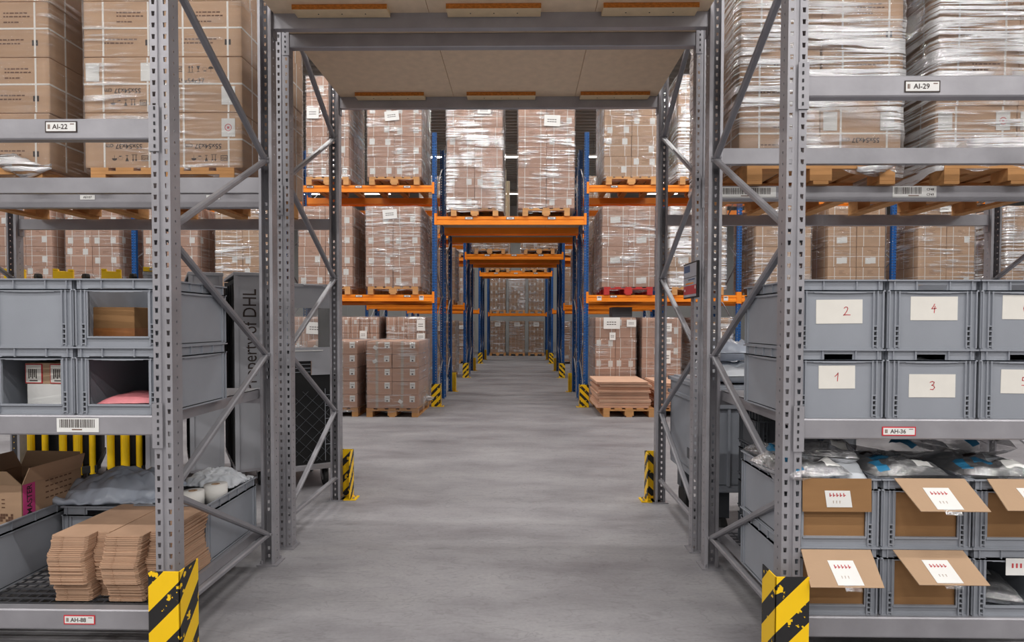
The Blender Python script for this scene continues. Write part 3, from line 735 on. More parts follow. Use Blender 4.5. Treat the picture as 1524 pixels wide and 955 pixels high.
RR = [('wrapped load on a red pallet, right of the tunnel on the lower orange beam', 1.472, 2.432, (), 'film_mid', 'wood_red'),
      ('wrapped load on the lower orange beam, behind the grey post that carries a sign', 2.702, 3.72, (), 'film_heavy', 'wood'),
      ('wrapped load seen behind the front right post, above the crate numbered 2', 4.25, 5.252, (), 'film_mid', 'wood'),
      ('load with paired white labels, seen above the crates numbered 2 and 4', 5.557, 6.58, (), 'film_light', 'wood'),
      ('load with a crumpled film band above the crate numbered 4, beside a blue post', 7.175, 8.182, ((.45, .96, .2, .1, .05),), 'film_mid', 'wood'),
      ('glossy wrapped load seen above the rightmost crates, beyond a grey post', 8.75, 9.75, (), 'film_heavy', 'wood')]
for i, (lb, a, b, sh, fm, wd) in enumerate(RR):
    load(lb, a, b, yA, 1.10, Z1, 2, 2, 4, .366, 'card_pink' if i == 0 else 'card', 'std', fm, sh, wood=wd, seed=i+11, group=mid, labs=(4, 3, 4, 3) if i < 4 else (3, 3, 2))
up = 'wrapped loads on the upper orange beams'
load('tall wrapped load on the upper orange beam, left of the tunnel beside the post', -2.814, -1.82, yA, 1.10, Z2, 2, 2, 5, .366, 'card_pink', 'std', 'film_mid', ((.46, .60, .26, .17, .1),), seed=21, group=up, labs=(0, 1, 2, 0))
load('tall wrapped load on the upper orange beam, left of the tunnel, outer one', -3.93, -3.15, yA, 1.10, Z2, 2, 2, 5, .366, 'card_pink', 'std', 'film_mid', ((.17, .63, .22, .2, 0),), seed=22, group=up, labs=(0, 3, 2, 0))
load('tall load with a glossy film edge on the upper orange beam, right of the tunnel', 1.50, 2.49, yA, 1.10, Z2, 2, 2, 5, .366, 'card', 'std', 'film_mid', (), seed=23, group=up, labs=(0, 1, 2, 1))
load('pale wrapped load on the upper orange beam, mostly hidden by the right grey post', 2.83, 3.83, yA, 1.10, Z2, 2, 2, 5, .366, 'card', 'std', 'film_heavy', (), seed=24, group=up, labs=(0, 3, 2, 0))
# tunnel tops
tt = 'loads on the tunnel bridges'
load('tall silvery film-wrapped load on the nearest orange bridge, the more heavily wrapped one', -1.36, -.34, yA, 1.10, ZB, 2, 2, 6, .366, 'card_pink', 'std', 'film_heavy', ((.67, .80, .24, .12, -.02),), seed=31, group=tt, pw=.86, amp=.014, labs=(0, 3, 2))
load('tall carton load with a white sheet on the nearest orange bridge, less wrapped', -.06, .966, yA, 1.10, ZB, 2, 2, 6, .366, 'card_pink', 'std', 'film_mid', ((.60, .715, .29, .2, -.05),), seed=32, group=tt, pw=.86, labs=(3, 3, 0, 3))
load('wrapped load on the second orange bridge, left half', -1.39, -.38, Y2a, 1.1, ZB, 2, 2, 4, .366, 'card', 'std', 'film_mid', (), seed=33, group=tt, pw=.86)
load('wrapped load on the second orange bridge, right half', -.01, 1.03, Y2a, 1.1, ZB, 2, 2, 4, .366, 'card', 'std', 'film_mid', (), seed=34, group=tt, pw=.86)
load('wrapped load on the third and smallest bridge, left half', -1.38, -.42, Y3a, 1.1, ZB, 2, 2, 4, .366, 'card', 'std', 'film_mid', (), seed=35, group=tt)
load('wrapped load on the third and smallest bridge, right half', 0., 1.02, Y3a, 1.1, ZB, 2, 2, 4, .366, 'card', 'std', 'film_mid', (), seed=36, group=tt)
# floor level inside the nearest row
fl = 'wrapped loads standing on the floor'
load('tall carton load on the floor just left of the tunnel, behind the front pallet', -2.484, -1.756, yA+.06, 1.1, 0, 4, 2, 5, .30, 'card_pink', 'tall', 'film_mid', ((.88, .9, .15, .2, 0), (.88, .76, .15, .12, 0)), seed=41, group=fl, pw=.8)
load('tall carton load on the floor left of the tunnel, in the middle of three', -3.327, -2.627, yA+.06, 1.1, 0, 4, 2, 5, .30, 'card_pink', 'tall', 'film_light', ((.6, .78, .13, .15, 0), (.58, .63, .16, .14, 0)), seed=42, group=fl, pw=.8)
load('carton load seen through the window of the grey wheeled cart', -4.25, -3.52, yA+.06, 1.1, 0, 4, 2, 5, .30, 'card_pink', 'tall', 'film_light', ((.6, .86, .3, .22, -.05),), seed=43, group=fl, pw=.8)
load('tall carton load on the floor just right of the tunnel with a white sheet', 1.366, 2.112, yA+.06, 1.1, 0, 2, 2, 4, .375, 'card_pink', 'std', 'film_light', ((.40, .93, .30, .21, 0), (.42, .77, .11, .14, 0), (.88, .93, .17, .13, 0)), seed=44, group=fl, pw=.78, labs=(3, 4, 1))
load('tall carton load on the floor, behind the narrow grey post right of the aisle', 2.223, 2.942, yA+.06, 1.1, 0, 2, 2, 4, .375, 'card_pink', 'std', 'film_mid', ((.66, .88, .12, .15, 0), (.66, .72, .12, .12, 0), (.64, .52, .12, .24, 0)), seed=45, group=fl, pw=.78, labs=(3, 2))
load('pale carton load on the floor seen beneath the sign, left of a blue post', 3.16, 3.88, yA+.06, 1.1, 0, 2, 2, 4, .375, 'card', 'std', 'film_heavy', ((.6, .78, .16, .14, 0),), seed=46, group=fl, pw=.78, labs=(3, 4))
# two pallets out on the cross aisle
fp = 'low pallets of small labelled cartons'
load('pallet of small labelled cartons on the floor, nearer the tunnel, pallet side showing', -2.51, -1.68, 9.66, 1.2, 0, 2, 3, 5, .219, 'card_pink', 'small', 'film_light', (), seed=51, group=fp, pw=.84, labs=(0, 1, 0, 2), jit=.006)
load('pallet of small labelled cartons on the floor, half hidden by a grey post', -3.50, -2.67, 9.70, 1.2, 0, 2, 3, 5, .219, 'card_pink', 'small', 'film_light', (), seed=52, group=fp, pw=.84, labs=(0, 1, 2), jit=.006)
# second and third rows: what shows beside the tunnel
lv = ((0, 4, 'on the floor'), (Z1, 4, 'on the lower beam'), (Z2, 4, 'on the upper beam'))
for y, nm in ((Y2a, 'second'), (Y3a, 'third')):
    for z, n, w_ in lv:
        load(f'wrapped load {w_} left of the tunnel in the {nm} blue row', -2.87, -1.87, y, 1.1, z, 2, 2, n, .366, 'card', 'std', 'film_mid', ((.6, .85, .2, .14, 0),) if z == 0 else (), seed=int(y)+n+int(z), group='wrapped loads in the rear rows')
        load(f'wrapped load {w_} right of the tunnel in the {nm} blue row', 1.49, 2.49, y, 1.1, z, 2, 2, n, .366, 'card', 'std', 'film_mid', (), seed=int(y)+n+int(z)+3, group='wrapped loads in the rear rows')
for z, w_ in ((0, 'on the floor'), (Z1, 'on the lower beam')):
    for sgn, a, s in (('left', -2.87, 1), ('right', 1.49, 2)):
        load(f'wrapped load {w_} {sgn} of the tunnel, back of the first row', a, a+1.0, Y1b+.03, 1.1, z, 2, 2, 4, .366, 'card', 'std', 'film_mid', (), seed=60+s+int(z), group='wrapped loads in the rear rows')
# the far end
for i, (a, b) in enumerate(((-1.459, -.751), (-.558, .182), (.375, 1.082))):
    p = ('left', 'middle', 'right')[i]
    load(f'{p} one of three floor loads closing the far end of the tunnel', a, b, YE+.05, 1.0, 0, 2, 2, 5, .30, 'card', 'std', 'film_mid', ((.5, .9, .26, .2, 0),), seed=70+i, group='loads at the far end', pw=.76)
    load(f'{p} one of three loads on the far end beam, strapped with white tags', a-.02, b+.02, YE+.05, 1.0, 2.022, 2, 2, 4, .375, 'card', 'std', 'film_heavy' if i == 1 else 'film_mid', (), seed=75+i, group='loads at the far end', pw=.76, labs=(1, 0))

# ------------------------------------------------------------------ big cartons in the grey rear racks
def icons(mb, x, z, y, s, inv):
    """handling marks: rain, up arrows, glass; laid out on the carton front"""
    d = -1 if inv else 1; xd = Vector((d, 0, 0)); zd = Vector((0, 0, d)); o = Vector((x, y, z))
    P = lambda a, b: o+xd*a*s+zd*b*s
    q = lambda a0, a1, b0, b1: mb.quad(P(a0, b0), P(a1, b0), P(a1, b1), P(a0, b1), 'print')
    q(-3.6, -2.4, -.45, -.35); q(-3.6, -2.4, .35, .45); q(-3.6, -3.5, -.45, .45); q(-2.5, -2.4, -.45, .45)      # framed letters
    mb.text('IVD', s*.6, P(-3., 0), xd, zd, 'print')
    for a in (-1.5, -1.0):                                                                                        # arrows
        q(a-.05, a+.05, -.5, .3); mb.add([P(a-.2, .2), P(a+.2, .2), P(a, .55)], [(0, 1, 2)], 'print')
    q(-1.75, -.75, -.62, -.54)
    mb.add([P(-.3, .5), P(.3, .5), P(.08, -.05), P(-.08, -.05)], [(0, 1, 2, 3)], 'print'); q(-.04, .04, -.4, 0); q(-.22, .22, -.5, -.4)   # glass
    for k in range(7):                                                                                            # sun rays
        t = k*math.pi/6; c, n = math.cos(t), math.sin(t); mb.add([P(1.1+.3*c-.03*n, -.1+.3*n+.03*c), P(1.1+.55*c, -.1+.55*n), P(1.1+.3*c+.03*n, -.1+.3*n-.03*c)], [(0, 1, 2)], 'print')
    q(.85, 1.35, -.4, -.25)
    mb.add([P(2.1+.45*math.cos(k*math.pi/8), .0+.4*math.sin(k*math.pi/8)) for k in range(9)], [tuple(range(9))], 'print'); q(2.07, 2.13, -.5, 0)
BIGW, BIGD, BIGH = .527, .55, .366
def big_prints(kind, w, dtext):
    mb = MB(); y = -BIGD/2-.0012; xd, zd = Vector((1, 0, 0)), Vector((0, 0, 1))
    if kind == 'inv':
        mb.text('55x54x37 cm', .045, (.0, y, .145), -xd, -zd, 'print'); icons(mb, .02, .065, y, .040, True)
    elif kind == 'upr':
        icons(mb, -.03, .285, y, .040, False); mb.text('55x54x37', .045, (-.08, y, .205), xd, zd, 'print')
    else:
        rnd = random.Random(kind)
        for r in range(5):
            z = (.285, .262, .225, .11, .085)[r]; n = (6, 7, 4, 9, 8)[r]; x = -.04 if r < 3 else -.14
            for k in range(n):
                L = rnd.uniform(.012, .030); mb.quad((x, y, z), (x+L, y, z), (x+L, y, z+.009), (x, y, z+.009), 'print_brown'); x += L+.006
        mb.quad((.15, y, .075), (.19, y, .075), (.19, y, .112), (.15, y, .112), 'print')
    return mb.mesh('printing')
PR = {k: big_prints(k, BIGW, None) for k in ('inv', 'upr', 'txt')}
big_me = MB().bbox(-BIGW/2+.002, BIGW/2-.002, -BIGD/2, BIGD/2, 0, BIGH-.002, 'card', .008).mesh('carton')
def big_strap():
    mb = MB(); e = .0018; D, W = BIGD/2, BIGW/2-.002
    for x in (-.13, .17): 
        mb.box(x-.006, x+.006, -D-e, -D, .004, BIGH-.006, 'strap')
    mb.box(-W, W, -D-e*1.2, -D, .182, .193, 'strap')
    for s in (-1, 1):
        for y in (-.13, .13): mb.box(min(s*W, s*(W+e)), max(s*W, s*(W+e)), y-.006, y+.006, .004, BIGH-.006, 'strap')
        mb.box(min(s*W, s*(W+e)), max(s*W, s*(W+e)), -D, D, .182, .193, 'strap')
    return mb.mesh('strap')
BST = big_strap()
SLAB = MB().box(-.045, .045, -.0022, 0, -.06, .06, 'paper').mesh('shipping_label')
def stamp():
    mb = MB().box(-.045, .045, -.0022, 0, -.06, .06, 'paper')
    for k in range(16):
        a, b = 2*math.pi*k/16, 2*math.pi*(k+1)/16
        mb.quad((.024*math.cos(a), -.003, .024*math.sin(a)), (.024*math.cos(b), -.003, .024*math.sin(b)), (.019*math.cos(b), -.003, .019*math.sin(b)), (.019*math.cos(a), -.003, .019*math.sin(a)), 'marker')
    mb.quad((-.008, -.003, -.008), (.008, -.003, -.008), (.008, -.003, .008), (-.008, -.003, .008), 'marker')
    return mb.mesh('shipping_label')
STAMP = stamp()
def big_load(label, x0, y0, zs, layout, film, seed, amp=.008, nz=4, group='big carton loads in the grey racks', extra=()):
    w, d = BIGW*2, BIGD*2
    t = thing('pallet_load', label, 'pallet load', (x0+w/2, y0+d/2, zs), 0, group)
    put('pallet', pallet_mesh(.96, 1.14), t)
    rnd = random.Random(seed)
    for k in range(nz):
        for j in range(2):
            for i in range(2):
                c = put('carton', big_me, t, (-w/2+BIGW*(i+.5)+rnd.uniform(-.006, .006), -d/2+BIGD*(j+.5), .1455+k*BIGH), (0, 0, rnd.uniform(-.008, .008)))
                put('strap', BST, c)
                if j == 0:
                    kd = layout[k][i]
                    put('printing', PR[kd[0]], c)
                    if kd[0] in ('inv', 'upr'):
                        put('shipping_label', SLAB, c, (-.20, -BIGD/2-.002, .265 if kd[0] == 'inv' else .10))
                        put('shipping_label', STAMP if kd[1] else SLAB, c, (.17, -BIGD/2-.002, .265 if kd[0] == 'inv' else .11))
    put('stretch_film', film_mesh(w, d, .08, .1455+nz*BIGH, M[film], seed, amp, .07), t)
    return t
I0, I1, U0, T0 = ('inv', 0), ('inv', 1), ('upr', 0), ('txt', 0)
big_load('big strapped carton load marked 55x54x37 cm on the left grey rack, beside the post', -2.905, 3.965, 2.41, [(I0, I1), (I0, U0), (T0, T0), (T0, T0)], 'film_thin' if 'film_thin' in M else 'film_light', 1, .006)
big_load('big strapped carton load on the left grey rack, at the photo\'s left edge', -4.19, 3.965, 2.41, [(T0, T0), (T0, T0), (T0, T0), (T0, T0)], 'film_light', 2, .007)
big_load('big carton load under silvery film on the right grey rack, beside the post', 1.425, 3.965, 2.44, [(T0, I0), (T0, T0), (T0, T0), (T0, T0)], 'film_heavy', 3, .012)
big_load('big carton load under thick glossy film at the photo\'s right edge', 2.70, 3.965, 2.44, [(I1, I0), (T0, T0), (T0, T0), (T0, T0)], 'film_heavy', 4, .012)
mb = MB()
# a loose twist of film hanging from the left edge load
def film_knot(label, x, y, z, s, seed):
    mb = MB(); n, k = 20, 12; vs = []
    for i in range(n+1):
        u = i/n
        for j in range(k):
            a = 2*math.pi*j/k; r = (.018+.05*math.sin(u*math.pi)**2)*(1+.5*noise.noise((u*6+seed, math.cos(a)*2, math.sin(a)*2)))
            vs.append((x+(u-.5)*s, y+r*math.cos(a)*.5, z+.06*math.sin(u*5+seed)*.5+r*math.sin(a)))
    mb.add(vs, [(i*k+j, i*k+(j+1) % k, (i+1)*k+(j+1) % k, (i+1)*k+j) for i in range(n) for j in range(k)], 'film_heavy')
    o = mb.build('film_twist', None, True); tag(o, label, 'plastic film')
film_knot('loose twist of clear film hanging over the left grey beam', -3.33, 3.94, 2.57, .42, 1)
film_knot('loose tuft of clear film under the right silvery load', 2.33, 3.94, 2.56, .30, 4)

# flat cardboard on pallets right of the aisle
rnd = random.Random(4)
for (px, sx, py, nm, n) in ((1.76, 1.70, 9.78, 'nearer the tunnel', 9), (2.66, 2.70, 9.80, 'behind a grey post', 8)):
    p = put('pallet', pallet_mesh(.84, 1.2), None, (px+.02, py+.6, 0)); tag(p, f'wooden pallet under flat cardboard right of the aisle, {nm}', 'pallet', 'pallets of flat cardboard')
    z = .1445
    for i in range(n):
        h = .044+.014*rnd.random(); w = .425; mb = MB()
        for q in range(4):                                             # bundled blanks: four boards, slightly out of line
            o = rnd.uniform(-.008, .008); p2 = rnd.uniform(-.008, .008); hh = (h-.006)/4; mb.bbox(-w+o, w+o, -.55+p2, .55+p2, q*hh+.0004, (q+1)*hh-.0012, 'sheet', .0015)
        o = mb.build('cardboard_bundle', None, False, (sx+rnd.uniform(-.03, .03), py+.57+rnd.uniform(-.03, .03), z)); o.rotation_euler = (0, 0, rnd.uniform(-.012, .012))
        tag(o, f'bundle of flat cardboard on the pallet right of the aisle, {nm}', 'cardboard', f'flat cardboard bundles, {nm}')
        z += h

# pale tubes standing between the bridge loads, and film trailing off the front pallet
for x, y, z1, nm in ((-.35, 12.50, 4.73, 'taller, left-hand one'), (-.275, 12.55, 4.50, 'shorter, right-hand one')):
    o = MB().tube((0, 0, 0), (0, 0, z1-ZB), .036, 'roll', 14).build('cardboard_tube', None, False, (x, y, ZB)); tag(o, f'pale cardboard tube upright behind the bridge loads, {nm}', 'tube', 'cardboard tubes on the bridge')
film_knot('crumpled film trailing over the pallet corner by the left striped guard', -1.70, 10.6, .22, .30, 7)
# ------------------------------------------------------------------ grey stacking crates
def crate_mesh(front='closed', W=.4, D=.6, H=.305, m='plastic'):
    mb = MB(); w, d = W/2-.012, D/2-.012; t = .004
    mb.box(-w, w, -d, d, .006, .012, m)
    # side and rear walls
    mb.box(-w, -w+t, -d, d, .006, H-.004, m); mb.box(w-t, w, -d, d, .006, H-.004, m); mb.box(-w, w, d-t, d, .006, H-.004, m)
    pw = .052
    hx = .062; h0, h1 = H-.047, H-.022                                   # hand hole
    if front == 'open':
        mb.box(-w, w, -d, -d+t, .006, .045, m); mb.box(-w, -w+pw, -d, -d+t, .045, H-.04, m); mb.box(w-pw, w, -d, -d+t, .045, H-.04, m)
        mb.box(-w, w, -d, -d+t, H-.042, H-.004, m)
        mb.box(-w+pw-.004, w-pw+.004, -d-.008, -d+t, .040, .048, m)       # lip of the picking opening
        for s in (-1, 1): mb.box(min(s*(w-pw), s*(w-pw+.006)), max(s*(w-pw), s*(w-pw+.006)), -d-.006, -d+t, .044, H-.045, m)
    else:
        mb.box(-w, w, -d, -d+t, .006, h0, m); mb.box(-w, w, -d, -d+t, h1, H-.004, m)
        mb.box(-w, -hx, -d, -d+t, h0, h1, m); mb.box(hx, w, -d, -d+t, h0, h1, m)
        if front == 'plug': mb.box(-hx, hx, -d+.001, -d+.003, h0, h1, m)
    # rims
    e = .011
    for (z0, z1, out) in ((H-.006, H, e), (H-.052, H-.046, e*.8), (0, .008, .004)):
        mb.box(-w-out, w+out, -d-out, -d, z0, z1, m); mb.box(-w-out, w+out, d, d+out, z0, z1, m)
        mb.box(-w-out, -w, -d, d, z0, z1, m); mb.box(w, w+out, -d, d, z0, z1, m)
    if D < .7 or True:
        n = 10                                                            # sagging lower rim on the faces
        for i in range(n):
            a0, a1 = -w+2*w*i/n, -w+2*w*(i+1)/n; c = (a0+a1)/2/w; z = H-.052-.008*(1-c*c)
            mb.box(a0, a1, -d-e*.8, -d, z, H-.046, m)
        for s in (-1, 1):
            for i in range(n):
                a0, a1 = -d+2*d*i/n, -d+2*d*(i+1)/n; c = (a0+a1)/2/d; z = H-.052-.010*(1-c*c)
                mb.box(min(s*w, s*(w+e*.8)), max(s*w, s*(w+e*.8)), a0, a1, z, H-.046, m)
    for x in (-w+.02, -.072, .072, w-.02):
        mb.box(x-.002, x+.002, -d-e*.75, -d, H-.05, H-.004, m); mb.box(x-.002, x+.002, d, d+e*.75, H-.05, H-.004, m)
    for y in [(-d+.03)+(2*d-.06)*i/5 for i in range(6)]:
        for s in (-1, 1): mb.box(min(s*w, s*(w+e*.75)), max(s*w, s*(w+e*.75)), y-.002, y+.002, H-.05, H-.004, m)
    # corner columns with locking pockets
    for s in (-1, 1):
        for yy in (-1, 1):
            for k in (0., .024, .042):
                x = s*(w-k); f = yy*d
                mb.box(x-.0025, x+.0025, min(f, f+yy*.009), max(f, f+yy*.009), .006, H-.05, m)
            for k in range(5):
                z = .012+k*.022; mb.box(min(s*(w-.042), s*(w-.024)), max(s*(w-.042), s*(w-.024)), min(yy*d, yy*(d+.008)), max(yy*d, yy*(d+.008)), z, z+.005, m)
                if k < 4: mb.box(min(s*(w-.038), s*(w-.027)), max(s*(w-.038), s*(w-.027)), min(yy*d, yy*(d+.001)), max(yy*d, yy*(d+.001)), z+.007, z+.019, 'hole')
            for k in (0., .03):
                y = yy*(d-k); mb.box(min(s*w, s*(w+.008)), max(s*w, s*(w+.008)), y-.0025, y+.0025, .006, H-.05, m)
    return mb.mesh('storage_crate')
CR_C, CR_O, CR_P = crate_mesh('closed'), crate_mesh('open'), crate_mesh('plug')
def crate(label, x, y, z, me, group=None, rz=0.):
    o = put('storage_crate', me, None, (x, y, z), (0, 0, rz)); return tag(o, label, 'crate', group)

DIG = {'2': [[(-.3, .45), (-.12, .62), (.12, .6), (.22, .42), (.1, .1), (-.2, -.35), (-.38, -.5), (.0, -.44), (.55, -.46)]],
       '4': [[(.05, .6), (-.12, .25), (-.34, -.05), (.0, -.03), (.3, .02)], [(.12, .3), (.05, -.1), (.0, -.6)]],
       '1': [[(-.28, .1), (.0, .35), (.16, .58), (.12, .1), (.06, -.55)]],
       '3': [[(-.3, .48), (.0, .62), (.26, .5), (.2, .25), (-.08, .08), (.22, .0), (.32, -.25), (.1, -.52), (-.25, -.48)]],
       '6': [[(.2, .6), (-.15, .3), (-.28, -.1), (-.2, -.5), (.1, -.55), (.26, -.3), (.1, -.05), (-.2, -.2)]],
       '5': [[(.3, .6), (-.2, .58), (-.24, .15), (.1, .15), (.28, -.15), (.1, -.5), (-.3, -.5)]]}
def card_label(par, x, z, w, h, digit, y, dx=0., s=.036, rot=0.):
    mb = MB(); mb.box(-w/2, w/2, -.0012, 0, -h/2, h/2, 'paper_warm')
    for st in DIG[digit]: mb.ribbon([(a*s+dx, b*s) for a, b in st], .0035, (0, -.0017, 0), (1, 0, 0), (0, 0, 1), 'marker')
    return put('paper_label', mb.mesh('paper_label'), par, (x, y, z), (0, rot, 0))
YF = 2.635                                   # fronts of the crates on the low shelf
CY = YF+.3
cg = 'grey crates on the low shelf, right'
H = .305; zs = 1.1125
RC = [('grey crate with a card marked 1, lower one beside the front right post', 0, 0, '1', CR_C, .159, .102, (-.006, .182), .0),
      ('grey crate with a card marked 2, upper one beside the front right post', 0, 1, '2', CR_P, .202, .105, (.0, .165), .03),
      ('grey crate with a card marked 3, lower one of the second stack', 1, 0, '3', CR_C, .202, .102, (.006, .145), .0),
      ('grey crate with a card marked 4, upper one of the second stack', 1, 1, '4', CR_C, .204, .104, (.008, .18), .0),
      ('grey crate at the photo\'s right edge, lower one, card partly cut off', 2, 0, '5', CR_C, .2, .105, (0., .165), .0),
      ('grey crate at the photo\'s right edge, upper one, card partly cut off', 2, 1, '6', CR_C, .2, .105, (0., .185), .0)]
for lb, c, r, dg, me, w, h, (dx, dz), ddx in RC:
    o = crate(lb, 1.398+c*.404, CY, zs+r*H, me, cg)
    card_label(o, dx, dz, w, h, dg, -.2885, ddx, .032, R(.6*(c-1)))
# things seen through the hand holes
for (c, r, nm) in ((1, 1, 'upper crate marked 4'), (1, 0, 'lower crate marked 3')):
    mb = MB(); rnd = random.Random(c+r); vs = []
    n = 14
    for i in range(n+1):
        for j in range(n+1):
            u, v = i/n-.5, j/n-.5; vs.append((u*.3, v*.42, .235+.035*noise.noise((u*7+c, v*7+r, 2))+.02*math.cos(u*3)))
    mb.add(vs, [(i*(n+1)+j, (i+1)*(n+1)+j, (i+1)*(n+1)+j+1, i*(n+1)+j+1) for i in range(n) for j in range(n)], 'bag_white')
    o = mb.build('poly_bag', None, True, (1.398+c*.404, CY, zs+r*H)); sm = o.modifiers.new('thickness', 'SOLIDIFY'); sm.thickness = .04
    tag(o, f'white plastic bag showing through the hand hole of the {nm}', 'bag')

# left: bins with picking openings
lg = 'grey bins on the low shelf, left'
lx0, lx1 = -2.198, -1.800
crate('closed grey crate on the low left shelf, above the bin of label rolls', lx0, CY, zs+H, CR_P, lg)
crate('open-front grey bin on the low left shelf holding a small brown carton', lx1, CY, zs+H, CR_O, lg)
crate('open-front grey bin on the low left shelf holding printed boxes', lx0, CY, zs, CR_O, lg)
crate('open-front grey bin on the low left shelf holding a pink-filled bag', lx1, CY, zs, CR_O, lg)
def taped_carton(name, label, x, y, z, w, d, h, rz=0., cat='carton'):
    t = thing(name, label, cat, (x, y, z), rz)
    MB().bbox(-w/2, w/2, -d/2, d/2, 0, h, 'card_dark', .004).build('body', t)
    mb = MB(); e = .0012; b0, b1 = h*.12, h*.42
    mb.box(-w/2-e, w/2+e, -d/2-e, d/2+e, b0, b1, 'tape_brown'); mb.build('tape', t)
    return t
taped_carton('small_carton', 'small brown taped carton lying in the upper open-front bin', -1.895, 2.875, zs+H+.013, .19, .26, .168, R(2))
t = thing('label_box', 'box of printed labels with orange borders inside the lower left bin', 'box', (-2.20, 2.82, zs+.013), R(-4))
MB().bbox(-.10, .10, -.08, .10, 0, .115, 'paper', .004).build('body', t)
mb = MB()
for x in (-.062, .062):
    mb.box(x-.042, x+.042, -.0835, -.0800, .118, .208, 'red'); mb.box(x-.038, x+.038, -.0845, -.083, .122, .204, 'paper_warm')
    for i in range(5): mb.box(x-.025+i*.009, x-.020+i*.009, -.0852, -.0844, .14+.006*(i % 2), .185, 'print')
    mb.box(x-.02, x+.02, -.0852, -.0844, .128, .133, 'print')
mb.box(-.106, .106, -.080, .10, .1155, .212, 'card_flap'); mb.build('label_stack', t)
# pink-filled bag
def pillow(name, label, cat, x, y, z, w, d, h, m, seed, rz=0., n=22, patches=None, rough=.35, group=None):
    t = MB(); vs = []; fs = []
    for sgn in (1, -1):
        o = len(vs)
        for i in range(n+1):
            for j in range(n+1):
                u, v = 2*i/n-1, 2*j/n-1; k = max(0., 1-u**4)*max(0., 1-v**4)
                zz = h*.5*k**.6; q = noise.noise((u*2.3+seed, v*2.3, sgn))*.5+noise.noise((u*6+seed, v*6, sgn*2))*.25
                zz = (zz*(1+rough*q)+.004) if sgn > 0 else -zz*(.75)
                vs.append((u*w/2*(1+.04*noise.noise((v*4, seed, 0))), v*d/2*(1+.04*noise.noise((u*4, seed, 5))), h*.40+zz))
        fs += [(o+i*(n+1)+j, o+(i+1)*(n+1)+j, o+(i+1)*(n+1)+j+1, o+i*(n+1)+j+1) for i in range(n) for j in range(n)]
    t.add(vs, fs, m)
    if patches:
        for (i0, i1, j0, j1, pm) in patches:
            k = t.mi(pm)
            for i in range(i0, i1):
                for j in range(j0, j1): t.m[i*n+j] = k
    o = t.build(name, None, True, (x, y, z)); o.rotation_euler = (0, 0, rz); tag(o, label, cat, group); return o
pillow('poly_bag', 'pink-filled plastic bag lying in the lower open-front bin', 'bag', -1.80, 2.84, zs+.014, .29, .30, .07, 'pinkfill', 3, R(8))

